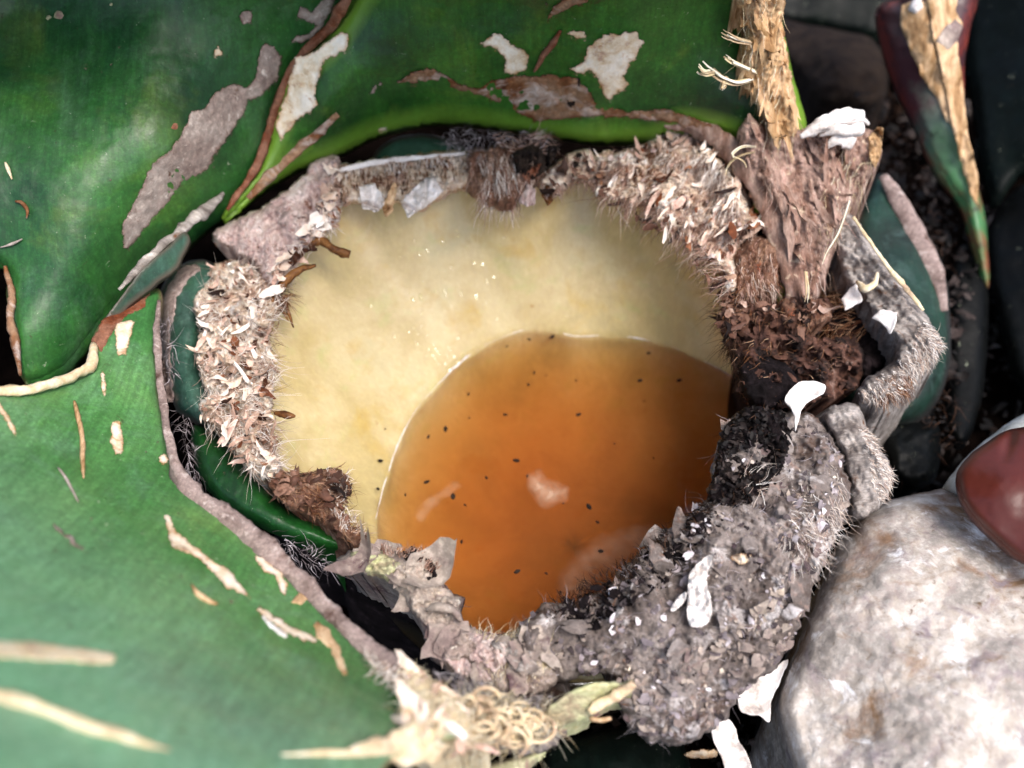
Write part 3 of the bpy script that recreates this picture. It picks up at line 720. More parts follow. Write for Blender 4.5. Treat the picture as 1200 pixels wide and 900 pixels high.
# pale folded tip between the two left leaves
sheet('leaf_tip', [(124,372),(146,342),(170,312),(196,290),(214,272),(222,280),(214,300),(205,316),(185,330),(160,350),(140,366)], tps([(124,372,.106),(215,275,.11),(170,312,.118),(205,316,.104),(160,350,.104)]), M['leaf_teal'], LC, 3, .8, thick=.003)
tube('torn_fold', [(140,340,.106),(165,312,.11),(190,288,.111),(216,266,.109),(244,244,.106),(262,226,.104)], [.001,.002,.0022,.003,.0032,.001], M['grey_leaf'], LA, 7, .7, 2, .5, rscale=14.)

# --- shaded leaves and the withered leaf on the right
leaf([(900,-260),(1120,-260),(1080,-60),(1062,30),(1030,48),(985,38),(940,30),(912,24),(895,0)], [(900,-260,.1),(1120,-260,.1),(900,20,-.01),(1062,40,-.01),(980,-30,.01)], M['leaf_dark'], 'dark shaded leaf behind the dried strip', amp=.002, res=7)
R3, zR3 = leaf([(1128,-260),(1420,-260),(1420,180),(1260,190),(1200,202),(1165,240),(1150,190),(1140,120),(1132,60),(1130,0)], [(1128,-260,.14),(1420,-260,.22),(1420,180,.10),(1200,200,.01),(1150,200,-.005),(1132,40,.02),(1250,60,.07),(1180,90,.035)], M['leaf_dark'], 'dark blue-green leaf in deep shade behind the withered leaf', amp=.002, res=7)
leaf([(1160,262),(1200,215),(1280,200),(1420,200),(1420,470),(1260,470),(1200,455),(1178,400),(1162,330)], [(1160,262,-.03),(1420,200,.04),(1420,470,.0),(1200,455,-.035),(1178,360,-.03)], M['leaf_shade_black'], 'blackish leaf low in the shade at the right', amp=.003, res=7)
leaf([(1112,350),(1118,310),(1135,298),(1150,312),(1158,345),(1156,420),(1148,480),(1130,522),(1110,500),(1112,430)], [(1112,350,-.005),(1150,312,.0),(1135,298,.0),(1156,420,-.015),(1112,500,-.02),(1130,520,-.02)], M['leaf_shade_black'], 'narrow blackish leaf standing between the grey sheath and the shade', res=5)
RT, zRT = leaf([(1004,250),(1020,215),(1032,202),(1050,218),(1080,262),(1104,308),(1114,370),(1112,430),(1094,476),(1056,500),(1010,492),(985,470),(980,400),(985,320)], [(1004,250,.055),(1032,202,.055),(1080,262,.05),(1114,370,.035),(1094,476,.025),(1010,490,.03),(1050,380,.055),(985,320,.06)], M['leaf_teal'], 'dusty teal leaf base behind the curled grey sheath', edge=(.02, 22), skirt=('abs', GROUND-.01))
RT.data.materials[0] = mat_leaf('leaf_teal_dusty', ['#0c1f18', '#17352a', '#234a3c', '#2f5a4a'], 22, '#2f4a34', '#6f8f8a', (.5, .8, .6), .45, '#2e2a2c', 8)
tube('dry_margin', [(1034,206,.060),(1052,234,.057),(1070,268,.054),(1086,300,.05),(1098,330,.044),(1106,365,.036)], [.003,.006,.006,.006,.006,.003], M['margin'], RT, 9, .3, 4, .3, rscale=24.)
leaf([(912,22),(940,28),(985,36),(1022,46),(1040,80),(1036,118),(1000,128),(962,120),(938,90),(918,66)], [(912,22,.0),(985,36,.005),(1040,80,-.005),(1000,128,-.02),(940,90,-.01),(980,75,.012)], M['dark_bark'], 'wrinkled dark brown dead leaf base', amp=.007, skirt=('abs', GROUND-.01), res=4, name='dead_leaf_base')

def withered():
    m, nt, p, co = newmat('withered_leaf_skin')
    tc = nt.nodes.new('ShaderNodeTexCoord'); sx = nt.nodes.new('ShaderNodeSeparateXYZ'); nt.links.new(tc.outputs['Generated'], sx.inputs[0])
    wob = noise(nt, co, 40, 5)
    mth = nt.nodes.new('ShaderNodeMath'); mth.operation = 'MULTIPLY_ADD'; nt.links.new(wob, mth.inputs[0]); mth.inputs[1].default_value = .25; nt.links.new(sx.outputs[1], mth.inputs[2])
    c = ramp(nt, mth.outputs[0], ['#3f7040', '#4a7850', '#5c6e62', '#4a2e34', '#3c2224'], [.2, .42, .52, .62, .8])
    e = maprange(nt, attr(nt, 'edge'), 0, 14, .85, 0)
    f2 = maprange(nt, noise(nt, co, 70, 4), .42, .6)
    mm = nt.nodes.new('ShaderNodeMath'); mm.operation = 'MULTIPLY'; nt.links.new(e, mm.inputs[0]); nt.links.new(f2, mm.inputs[1])
    c = mixc(nt, mm.outputs[0], c, '#8a3a30')
    c = mixc(nt, maprange(nt, noise(nt, co, 110, 4), .62, .7, 0, .8), c, '#241c22')
    nt.links.new(c, p.inputs['Base Color']); p.inputs['Roughness'].default_value = .4
    bump(nt, p, noise(nt, co, 150, 5), .3, .001); return m
LF, zF = leaf([(1027,14),(1040,2),(1058,-6),(1062,-60),(1090,-160),(1190,-160),(1160,-60),(1147,0),(1136,40),(1130,90),(1134,150),(1146,215),(1156,262),(1159,332),(1152,330),(1140,290),(1128,246),(1110,220),(1090,190),(1070,142),(1050,102),(1036,62)],
    [(1027,14,.10),(1090,-160,.20),(1190,-160,.2),(1147,0,.13),(1130,90,.095),(1146,215,.045),(1157,330,.0),(1128,246,.03),(1070,142,.065),(1036,62,.09),(1090,60,.115),(1110,150,.075)], withered(), 'withered upright leaf turning from wine red to green', res=3, rough=.5, thick=.004, amp=.0015)
patch(LF, zF, [(1057,6),(1070,0),(1086,2),(1092,40),(1105,90),(1114,128),(1118,146),(1110,140),(1095,107),(1080,86),(1066,52),(1056,27)], M['dry_tan'], 'dry_patch', .003, amp=.0006, rough=1, curl=.002)
patch(LF, zF, [(1087,-2),(1106,-20),(1124,-20),(1120,14),(1128,28),(1122,50),(1127,90),(1134,150),(1147,214),(1146,241),(1138,226),(1126,184),(1117,148),(1107,95),(1094,40)], M['dry_tan'], 'dry_patch', .007, amp=.0008, rough=1, curl=.002)
patch(LF, zF, [(1098,48),(1106,32),(1120,22),(1128,30),(1122,48),(1110,58)], M['paper'], 'peeling_flake', .008, curl=.002, rough=.8)
patch(LF, zF, [(1066,10),(1070,0),(1078,-6),(1082,8),(1074,14)], M['white_flake'], 'peeling_flake', .006, rough=1)

# ------------------------------------------------------------------ cut leaf stubs round the rim
def toward(cx, cy):
    return lambda X, Y: np.degrees(np.arctan2(cy-np.asarray(Y), cx-np.asarray(X)))
IN = toward(600, 480)
def relief(amp, ang=None, ls=24., ws=4.5, lump=30., lam=.6, s=0):
    """fibrous relief, ridges running along ang (deg in picture) or inward"""
    def f(x, y, d):
        a = np.radians(IN(x, y) if ang is None else ang)
        u = x*np.cos(a)+y*np.sin(a); v = -x*np.sin(a)+y*np.cos(a)
        if ang is None:
            rr = np.hypot(x-600, y-480); th = np.arctan2(y-480, x-600); u = rr; v = th*270
        r = ridged(u/ls+s, v/ws+s*3.7, 40+s, 3)-.5
        return amp*(r*1.2 + lam*fbm(x/lump+s, y/lump, 60+s, 4)*1.5 + .5*fbm(x/3.2, y/3.2, 80+s, 2))
    return f
def stub(name, poly, dz, mat, label, rel, edge=(.01, 10), res=2.4, rough=2.2, rscale=8., skirt=None, zf=None, parent=None):
    base = zf or (lambda x, y, d=None: RIMZ(x, y)+dz)
    o = sheet(name, poly, base, mat, parent or plant, res, rough, rscale, rel, edge, ('rim', 0) if skirt is None else ('abs', skirt))
    if label: o['label'] = label
    def full(x, y, d=None):
        dd = edged(np.asarray(x, float), np.asarray(y, float), resample(poly, 4)); t = np.clip(dd/edge[1], 0, 1)
        return base(x, y)-edge[0]*(1-np.sqrt(np.maximum(0, 1-(1-t)**2)))+rel(x, y, dd)
    return o, full

# upper left, pinkish cut face
p1 = [(250,272),(270,260),(300,246),(330,226),(350,211),(370,186),(393,180),(402,200),(401,235),(396,262),(376,277),(362,292),(342,322),(330,337),(312,332),(300,312),(285,302),(265,292),(250,286)]
S1, z1 = stub('leaf_stub', p1, .006, M['stub_pink'], 'pinkish grey cut leaf stub with wrinkled face', relief(.007, 140, 26, 12, 30, .9, 1), (.012, 12))
flaps('torn_pith', [(385,190),(402,200),(400,240),(362,290),(335,335),(312,328),(345,285),(370,250)], z1, 60, (8, 26), M['k_cream'], S1, .4, con=.13)
fib_px('fibre_fringe', [(390,185),(404,240),(395,268),(360,300),(335,338),(318,330),(350,285),(375,255),(380,215)], z1, 420, 150, 70, (8, 22), (.00018, .0005), M['f_white'], S1, (.0, .6))
flakes_px('pith_chips', p1, z1, 30, (4, 14), M['stub_pink'], S1, .25)
fib_px('fibre_fringe', p1, z1, 260, IN, 60, (5, 11), (.00015, .0004), M['f_pink'], S1, (.0, .5), .6)
# left: green outer skin and shredded cream face
p2g = [(188,345),(198,322),(215,308),(240,305),(262,320),(252,345),(244,380),(240,430),(250,470),(246,500),(225,492),(205,478),(194,440),(188,390)]
S2g, z2g = stub('leaf_stub', p2g, .0, M['leaf_teal'], 'rounded teal outer skin of a cut leaf', lambda x, y, d: .0015*fbm(x/16, y/16, 3), (.03, 26), 3, .8)
patch(S2g, z2g, strip([(200,470),(194,430),(194,380),(200,345),(214,322),(232,312)], [4, 5, 6, 8, 8, 5]), M['margin'], 'dry_margin', .001, amp=.002)
p2 = [(234,332),(250,312),(280,306),(310,322),(326,338),(328,362),(316,400),(323,430),(318,470),(321,510),(326,545),(331,557),(310,562),(290,548),(270,522),(255,507),(238,492),(230,476),(244,460),(234,440),(227,415),(234,390),(227,362)]
S2, z2 = stub('leaf_stub', p2, .004, M['stub_cream'], 'cream shredded cut leaf stub', relief(.010, None, 14, 10, 22, 1.2, 2), (.014, 12), 2.2, 3)
fib_px('fibre_fringe', p2, z2, 2200, IN, 90, (10, 30), (.0002, .0005), M['f_white'], S2, (-.1, .4), .9)
flaps('torn_pith', p2, z2, 120, (10, 34), M['k_cream'], S2, .25, None, (.12, .4), con=.13)
flakes_px('pith_chips', p2, z2, 160, (3, 10), M['k_cream'], S2, .4, con=.16)
fib_px('fibre_fringe', [(300,330),(326,340),(326,400),(322,470),(326,545),(300,545),(296,470),(300,400)], z2, 260, IN, 90, (5, 16), (.00015, .0004), M['f_brown'], S2, (.0, .6), .6)
# green flank and brown shreds lower left
p3 = [(226,498),(250,507),(290,548),(312,572),(332,592),(370,610),(402,628),(418,640),(404,648),(360,640),(318,624),(278,602),(250,582),(234,560),(226,530)]
S3, z3 = stub('leaf_stub', p3, -.012, M['leaf_stub_green'], 'smooth dark green flank of a cut leaf', lambda x, y, d: .001*fbm(x/20, y/20, 5), (.02, 18), 3, .8)
p4 = [(316,556),(336,552),(360,555),(390,548),(407,558),(409,580),(401,596),(411,615),(432,626),(422,642),(400,630),(370,607),(340,597),(318,578)]
S4, z4 = stub('leaf_stub', p4, .004, M['stub_brown'], 'small brown shredded stub poking into the bowl', relief(.006, None, 10, 5, 16, .8, 3), (.01, 9))
flaps('torn_pith', p4, z4, 60, (6, 20), M['k_brown'], S4, .5, con=.13)
fib_px('fibre_fringe', p4, z4, 500, IN, 60, (6, 20), (.00015, .00045), M['f_brown'], S4, (.0, .7), .6)
fib_px('fibre_fringe', [(380,550),(408,556),(405,592),(430,625),(400,625),(385,590)], z4, 250, IN, 80, (5, 14), (.0002, .0006), M['f_white'], S4, (.0, .7), .6)
# bottom left, papery
p5 = [(393,657),(410,645),(440,640),(470,650),(500,655),(512,676),(528,690),(545,702),(541,722),(556,737),(580,744),(604,740),(622,736),(644,748),(655,790),(640,812),(600,817),(560,803),(530,792),(506,772),(496,742),(480,717),(465,692),(440,677),(410,668)]
S5, z5 = stub('leaf_stub', p5, .003, M['paper'], 'papery beige and purple sheath folded along the near rim', relief(.006, None, 30, 22, 34, .7, 4), (.014, 14), 2.4, 2)
fib_px('fibre_fringe', [(560,745),(620,740),(650,780),(630,808),(580,808),(560,790)], z5, 420, -70, 50, (8, 26), (.00015, .0005), M['f_cream'], S5, (.0, .7), .5)
flaps('torn_paper', p5, z5, 40, (16, 56), M['paper'], S5, .2, IN, (.4, .8))
fib_px('fibre_fringe', p5, z5, 140, IN, 70, (5, 16), (.00015, .0005), M['f_grey'], S5, (.0, .5), .6)
for q, cu, lf, mt in [([(462,660),(500,668),(528,692),(540,720),(520,735),(490,722),(470,695)], .003, .003, 'paper'), ([(500,722),(530,716),(548,740),(560,760),(530,775),(508,762)], .003, .004, 'paper'),
              ([(545,735),(580,742),(600,770),(580,785),(552,770)], .002, .003, 'stub_pink'), ([(412,648),(445,644),(470,660),(455,678),(430,672)], .003, .003, 'green_tan'), ([(520,770),(552,775),(575,795),(545,797)], .003, .003, 'stub_pink'),
              ([(578,752),(600,745),(628,765),(625,790),(600,782)], .003, .003, 'grey_leaf')]:
    patch(S5, z5, q, M[mt], 'paper_flake', lf, amp=.003, rough=2.5, curl=cu, sk=.005)
tube('curled_edge', [(500,715,.090),(515,711,.094),(532,716,.094),(541,728,.09)], [.001,.0025,.0022,.001], M['paper'], S5, 7, .4, 3)
p5b = [(470,648),(485,641),(500,650),(512,664),(513,680),(500,686),(484,678),(474,664)]
S5b, z5b = stub('leaf_stub', p5b, .006, M['stub_black'], 'blackened frayed knob on the near rim', relief(.004, None, 10, 5, 12, .8, 5), (.01, 8))
fib_px('fibre_fringe', [(440,640),(470,644),(500,648),(514,668),(508,675),(480,655),(445,650)], z5, 280, -70, 40, (5, 14), (.0002, .0005), M['f_pink'], S5b, (.0, .7), zoff=.005)
# bottom right, broad rotten mound
p6 = [(604,742),(622,722),(640,706),(662,706),(682,700),(710,690),(724,672),(740,656),(760,641),(800,611),(828,580),(836,540),(846,508),(862,484),(885,476),(920,480),(958,488),(980,520),(994,556),(992,600),(970,650),(948,705),(928,752),(908,785),(880,800),(858,830),(838,853),(800,872),(762,870),(738,852),(722,818),(728,796),(690,792),(652,800),(620,790)]
def zm(x, y, d=None): return RIMZ(x, y)+.002+.010*np.exp(-((np.asarray(x)-880)**2+(np.asarray(y)-640)**2)/(110.**2))
S6, z6 = stub('leaf_stub', p6, 0, M['mound'], 'broad grey mass of rotted fibrous stubs on the near right rim', relief(.0055, None, 18, 10, 44, 1.9, 6), (.016, 16), 2.6, 3, zf=zm)
fib_px('fibre_fringe', p6, z6, 1300, IN, 110, (5, 22), (.00016, .00035), M['f_grey'], S6, (-.1, .35), .9)
flakes_px('chip_litter', p6, z6, 420, (3, 14), M['k_grey'], S6, .3)
flaps('torn_bark', p6, z6, 30, (14, 44), M['mound'], S6, .16, None, (.3, .7))

flakes_px('chip_litter', p6, z6, 130, (3, 14), M['k_paper'], S6, .35)
flakes_px('chip_litter', [(640,720),(740,665),(830,590),(850,610),(770,690),(690,740)], z6, 200, (3, 16), M['stub_black'], S6, .5)
flakes_px('chip_litter', [(720,800),(800,760),(900,700),(980,560),(990,600),(930,750),(840,850),(760,865)], z6, 160, (3, 18), M['paper'], S6, .35)
fib_px('fibre_fringe', p6, z6, 300, IN, 100, (4, 12), (.00013, .0003), M['f_dark'], S6, (.0, .5), .9)
fib_px('fibre_fringe', [(930,560),(985,540),(990,600),(965,660),(930,680),(915,620)], z6, 500, 60, 60, (8, 26), (.00013, .0004), M['f_white'], S6, (.0, .5), .5)
fib_px('fibre_fringe', [(650,705),(740,655),(830,585),(845,600),(760,670),(680,725),(640,735)], z6, 700, IN, 50, (5, 18), (.0002, .0006), M['f_dark'], S6, (.1, .9), .5)
p6b = [(838,545),(848,506),(866,484),(886,476),(916,484),(928,510),(920,545),(902,575),(880,592),(850,596),(830,585)]
S6b, z6b = stub('leaf_stub', p6b, .012, M['stub_black'], 'blackened rotten stub on the right rim', relief(.006, None, 10, 7, 20, 1., 7), (.012, 12))
flakes_px('chip_litter', p6b, z6b, 420, (3, 10), M['k_dark'], S6b, .6)
fib_px('fibre_fringe', p6b, z6b, 260, IN, 80, (4, 14), (.00013, .0004), M['f_dark'], S6b, (.0, .8), .7)
fib_px('fibre_fringe', [(862,560),(895,555),(900,590),(870,600)], z6b, 45, -60, 35, (20, 50), (.00015, .0003), M['f_white'], S6b, (.1, .5), .6)
# right, red-brown rotten stub
p7 = [(846,382),(853,352),(880,358),(920,350),(965,350),(976,370),(955,392),(1000,398),(1012,430),(992,462),(940,474),(900,482),(874,472),(862,432),(852,410)]
S7, z7 = stub('leaf_stub', p7, -.002, M['stub_red'], 'dark red-brown rotten stub on the far right rim', relief(.010, None, 20, 12, 26, 1.3, 8), (.014, 12), 2.4, 3)
flaps('torn_bark', p7, z7, 45, (12, 44), M['stub_red'], S7, .25, None, (.25, .6))
flakes_px('chip_litter', p7, z7, 120, (4, 14), M['stub_red'], S7, .4)
fib_px('fibre_fringe', p7, z7, 420, IN, 70, (5, 18), (.00015, .0005), M['f_brown'], S7, (.0, .7), .6)
fib_px('fibre_fringe', [(846,380),(858,352),(872,400),(878,450),(862,440),(852,412)], z7, 350, 110, 40, (8, 24), (.00015, .0005), M['f_dark'], S7, (-.3, .3), .5)
p7b = [(866,428),(890,418),(920,424),(938,446),(930,470),(900,480),(876,468)]
S7b, z7b = stub('leaf_stub', p7b, .006, M['stub_black'], 'black pitted lump in the right rim', relief(.003, None, 10, 7, 20, 1., 9), (.012, 12))
p7c = [(915,352),(940,346),(968,352),(975,372),(950,386),(920,384)]
S7c, z7c = stub('leaf_stub', p7c, .008, M['stub_brown'], None, relief(.005, None, 10, 5, 14, .8, 10), (.01, 9))
flaps('torn_bark', p7c, z7c, 26, (8, 30), M['k_brown'], S7c, .4)
fib_px('fibre_fringe', p7c, z7c, 90, IN, 60, (6, 20), (.00015, .0004), M['f_brown'], S7c, (.0, .6), .6)
# upper right, big frayed cut face
p8 = [(684,184),(705,178),(730,176),(760,166),(788,150),(820,156),(850,190),(885,240),(891,266),(866,292),(866,332),(850,347),(838,312),(812,292),(780,266),(750,247),(722,236),(694,216)]
S8, z8 = stub('leaf_stub', p8, .008, M['stub_cream'], 'broad frayed buff cut face at the back right of the rim', relief(.009, None, 26, 7, 26, 1.2, 11), (.016, 13), 2.2, 2.5)
fib_px('fibre_fringe', p8, z8, 2600, IN, 50, (12, 38), (.0002, .0005), M['f_pink'], S8, (-.1, .35), .5)
flaps('torn_pith', p8, z8, 110, (14, 46), M['k_cream'], S8, .2, IN, (.1, .28), con=.13)
flakes_px('pith_chips', p8, z8, 100, (3, 10), M['stub_pink'], S8, .3, con=.16)
fib_px('fibre_fringe', [(770,165),(800,155),(850,195),(880,240),(850,250),(810,220),(775,200)], z8, 800, 110, 30, (18, 42), (.0002, .0006), M['f_white'], S8, (.1, .5), .3)
fib_px('fibre_fringe', [(750,172),(790,152),(796,175),(770,215),(750,210)], z8, 350, 115, 20, (15, 40), (.0002, .0005), M['f_brown'], S8, (.1, .5), .3)
fib_px('fibre_fringe', [(694,214),(722,232),(780,262),(838,310),(860,345),(840,345),(800,292),(740,255),(700,228)], z8, 130, 115, 50, (6, 22), (.00013, .0003), M['f_dark'], S8, (-.5, .2), .5, -.006)
p8b = [(862,298),(876,278),(900,275),(918,290),(920,318),(908,342),(880,352),(862,345),(856,325)]
S8b, z8b = stub('leaf_stub', p8b, .012, M['stub_brown'], 'round fibrous knob on the right of the rim', relief(.004, 100, 22, 4, 16, .7, 12), (.016, 16))
fib_px('fibre_fringe', p8b, z8b, 420, 95, 25, (8, 26), (.00018, .0005), M['f_pink'], S8b, (.0, .4), .4)
fib_px('fibre_fringe', p8b, z8b, 250, 95, 35, (8, 26), (.00018, .0005), M['f_brown'], S8b, (.0, .5), .5)
p8c = [(850,330),(866,318),(880,350),(905,350),(915,372),(880,385),(850,390),(845,360)]
S8c, z8c = stub('leaf_stub', p8c, .004, M['stub_red'], None, relief(.006, None, 12, 6, 20, 1., 13), (.01, 9))
flakes_px('chip_litter', p8c, z8c, 120, (4, 12), M['k_brown'], S8c, .5)
flaps('torn_bark', p8c, z8c, 30, (8, 30), M['k_brown'], S8c, .4)
fib_px('fibre_fringe', p8c, z8c, 150, 100, 60, (6, 22), (.00015, .0005), M['f_brown'], S8c, (.0, .6), .5)
# top, fringe of vertical fibres
p9 = [(396,198),(420,190),(460,184),(500,179),(545,176),(556,190),(550,222),(532,226),(508,238),(490,248),(468,238),(450,246),(425,238),(402,240)]
S9, z9 = stub('leaf_stub', p9, .006, M['stub_cream'], 'pale cut edge with short brown fibres at the back of the rim', relief(.004, 92, 30, 4, 26, .6, 14), (.012, 10), 2.2, 2)
fib_px('fibre_fringe', [(396,196),(545,180),(552,205),(400,222)], z9, 900, 92, 10, (12, 26), (.00018, .0005), M['f_brown'], S9, (.0, .25), .2)
fib_px('fibre_fringe', [(396,194),(545,178),(548,190),(400,206)], z9, 400, 92, 15, (8, 18), (.0002, .0006), M['f_white'], S9, (.0, .4), .3)
for q in [([(420,218),(440,215),(452,236),(440,248),(424,242)]), ([(470,236),(490,215),(508,205),(520,222),(500,240),(478,252)]), ([(448,238),(462,212),(466,215),(460,244),(452,252)])]:
    patch(S9, z9, q, M['white_flake'] if q[0][0] != 448 else M['dry_tan'], 'hanging_flake', .004, amp=.002, rough=1.5, curl=.002, sk=.003)
tube('pale_lip', [(398,200,.104),(425,193,.105),(460,188,.105),(500,184,.106),(545,180,.106)], [.0012,.0022,.002,.0016,.001], M['white_flake'], S9, 8, .6, 2, .5, rscale=12.)
p9b = [(544,180),(570,172),(600,168),(634,170),(640,200),(622,215),(612,232),(600,246),(578,244),(560,236),(548,218)]
S9b, z9b = stub('leaf_stub', p9b, .009, M['stub_brown'], 'tuft of loose fibres hanging into the bowl', relief(.006, 95, 30, 4, 20, .7, 15), (.012, 9))
fib_px('fibre_fringe', [(545,178),(636,172),(625,205),(600,225),(560,222)], z9b, 500, 88, 16, (22, 50), (.00018, .0005), M['f_pink'], S9b, (-.1, .35), .25)
fib_px('fibre_fringe', [(560,185),(610,180),(600,225),(575,225)], z9b, 260, 85, 16, (25, 55), (.0002, .0006), M['f_white'], S9b, (-.1, .35), .25)
fib_px('fibre_fringe', [(520,150),(580,152),(630,155),(640,180),(560,185),(520,170)], lambda x, y, d=None: RIMZ(x, y)+.010, 260, 40, 120, (8, 26), (.00018, .0005), M['f_grey'], S9b, (-.3, .6), .8)
fib_px('fibre_fringe', [(575,160),(640,155),(636,180),(590,185)], lambda x, y, d=None: RIMZ(x, y)+.010, 150, 10, 60, (12, 34), (.0002, .0007), M['f_pink'], S9b, (-.1, .5), .8)
p9c = [(632,215),(645,196),(668,178),(690,176),(705,205),(700,222),(680,214),(662,222),(646,232)]
S9c, z9c = stub('leaf_stub', p9c, .006, M['stub_cream'], 'frayed tan stub with dangling dark flakes', relief(.005, None, 14, 6, 18, .8, 16), (.012, 9))
fib_px('fibre_fringe', p9c, z9c, 500, IN, 60, (6, 20), (.00018, .0005), M['f_pink'], S9c, (.0, .6), .5)
patch(S9c, z9c, [(634,228),(640,216),(648,222),(649,234),(642,240)], M['twig'], 'hanging_flake', .003, rough=.8, sk=.002)
patch(S9c, z9c, [(608,236),(618,214),(628,222),(628,238),(618,242)], M['stub_pink'], 'hanging_flake', .003, rough=.8, sk=.002)
p9d = [(600,178),(625,168),(655,172),(640,196),(625,206),(605,200)]
patch(S9b, z9b, p9d, M['dark_bark'], 'dark_flake', .004, amp=.004, rough=2, sk=.006)
patch(S9b, z9b, [(612,205),(628,192),(634,190),(630,205),(620,212)], M['rust'], 'rusty_flake', .006, amp=.002, rough=1.5)
# rust tissue, and dark brown flakes that paint shaded gaps between the pale shreds
flaps('torn_bark', [(250,330),(300,325),(312,400),(312,500),(320,548),(285,535),(262,470),(250,400)], z2, 55, (8, 26), M['k_rust'], S2, .35, None, (.2, .6))
flaps('torn_bark', p8, z8, 60, (8, 30), M['k_rust'], S8, .3, IN, (.15, .5))
flaps('torn_bark', [(690,205),(722,228),(780,258),(838,305),(862,342),(845,345),(800,290),(740,250),(700,225)], z8, 45, (8, 26), M['k_brown'], S8, .35, None, (.2, .6))
flaps('torn_bark', [(380,250),(398,240),(395,265),(365,292),(345,322),(338,310),(360,275)], z1, 20, (8, 22), M['k_rust'], S1, .35, None, (.2, .6))
flaps('torn_bark', p9c, z9c, 24, (8, 26), M['k_brown'], S9c, .35, None, (.2, .6))
# teal stub seen in the dark gap
stub('leaf_stub', [(438,190),(448,170),(478,158),(515,160),(545,172),(562,186),(540,196),(480,198)], -.006, M['leaf_teal'], 'smooth teal stub in the dark gap behind the rim', lambda x, y, d: .0005*fbm(x/20, y/20, 5), (.01, 12), 3, .6)

# dried upright strip and triangular husk on the upper right
zs = tps([(868,-40,.225),(905,0,.205),(900,80,.165),(905,150,.135),(940,160,.130),(1000,150,.125),(1030,190,.115),(960,260,.112),(940,350,.098),(885,190,.126),(920,300,.106)])
p10 = [(862,-80),(925,-80),(918,20),(926,80),(934,150),(920,165),(900,160),(896,140),(886,118),(872,100),(868,60),(872,30),(866,0)]
S10, z10 = stub('dry_strip', p10, 0, M['dry_tan'], 'shredded tan strip of dead leaf', relief(.006, 88, 60, 12, 30, .8, 17), (.01, 10), 2.5, 2.5, zf=zs, skirt=.06)
fib_px('fibre_fringe', p10, z10, 130, 92, 14, (14, 46), (.00018, .0005), M['f_cream'], S10, (-.2, .15), .3)
flaps('torn_sheet', p10, z10, 46, (20, 70), M['dry_tan'], S10, .15, 90, (.12, .35), spread=14, con=.3)
for pts in [[(880,92,.172),(862,96,.182),(845,90,.186),(832,80,.186),(816,68,.188)], [(884,84,.178),(860,74,.188),(845,62,.19)], [(878,50,.19),(860,46,.196),(842,36,.2)], [(850,92,.184),(848,102,.184),(845,110,.186)], [(836,84,.186),(824,86,.19),(815,78,.192)]]:
    bundle('torn_strand', pts, 9, (.0004, .0012), 2.6, M['f_cream'], S10)
p11 = [(866,152),(880,138),(905,155),(930,152),(960,145),(985,140),(1012,150),(1032,160),(1030,192),(1005,228),(988,262),(970,315),(954,352),(934,348),(926,300),(916,262),(895,218),(876,190)]
S11, z11 = stub('dry_husk', p11, 0, M['dry_brown'], 'triangular brown husk standing on the right of the rim', relief(.006, 75, 70, 16, 36, 1., 18), (.012, 10), 2.5, 2, zf=zs, skirt=.02)
fib_px('fibre_fringe', p11, z11, 420, 80, 20, (10, 36), (.00015, .0004), M['f_pink'], S11, (-.2, .15), .4)
flaps('torn_sheet', p11, z11, 30, (30, 90), M['dry_brown'], S11, .14, 80, (.08, .2), spread=14, zoff=.002)
fib_px('fibre_fringe', [(960,170),(1030,165),(1025,195),(985,262),(960,280)], z11, 70, 110, 20, (20, 50), (.00018, .0005), M['f_cream'], S11, (.0, .4), .4)
for k, pts in enumerate([[(938,160,.14),(958,150,.146),(980,142,.147),(1006,140,.142),(1018,146,.136)], [(945,154,.142),(965,144,.149),(990,136,.148),(1012,134,.142)], [(960,158,.14),(985,152,.147),(1010,152,.142)], [(968,172,.136),(985,162,.142),(1000,166,.138)]]):
    tube('white_curl', pts, [.0015, .0034, .0038, .003, .0012][:len(pts)], M['white_flake'], S11, 9, .6, 2, .5, rscale=18.)
patch(S11, z11, [(1018,160),(1028,148),(1034,150),(1033,180),(1026,196),(1020,182)], M['dry_tan'], 'husk_tip', .006, curl=.002, rough=1)
for pts in [[(884,178,.13),(868,182,.136),(854,192,.138),(850,208,.132)], [(886,172,.132),(870,172,.142),(858,182,.142),(872,190,.14),(876,206,.134)], [(996,235,.118),(984,270,.12),(968,300,.12),(960,330,.116)], [(944,318,.116),(946,340,.114),(944,356,.106)]]:
    bundle('torn_strand', pts, 4, (.0002, .0005), 1.6, M['f_cream'], S11)
# green slivers between husk and rim
leaf([(884,232),(896,240),(912,268),(918,282),(908,286),(896,268),(886,250)], [(884,232,.098),(918,282,.09),(900,260,.095)], M['leaf_b'], None, 3, .5, (.004, 6), .004)
leaf([(914,322),(926,336),(928,354),(916,356),(910,340)], [(914,322,.09),(928,354,.085),(916,356,.086)], M['leaf_b'], None, 3, .5, (.004, 6), .004)

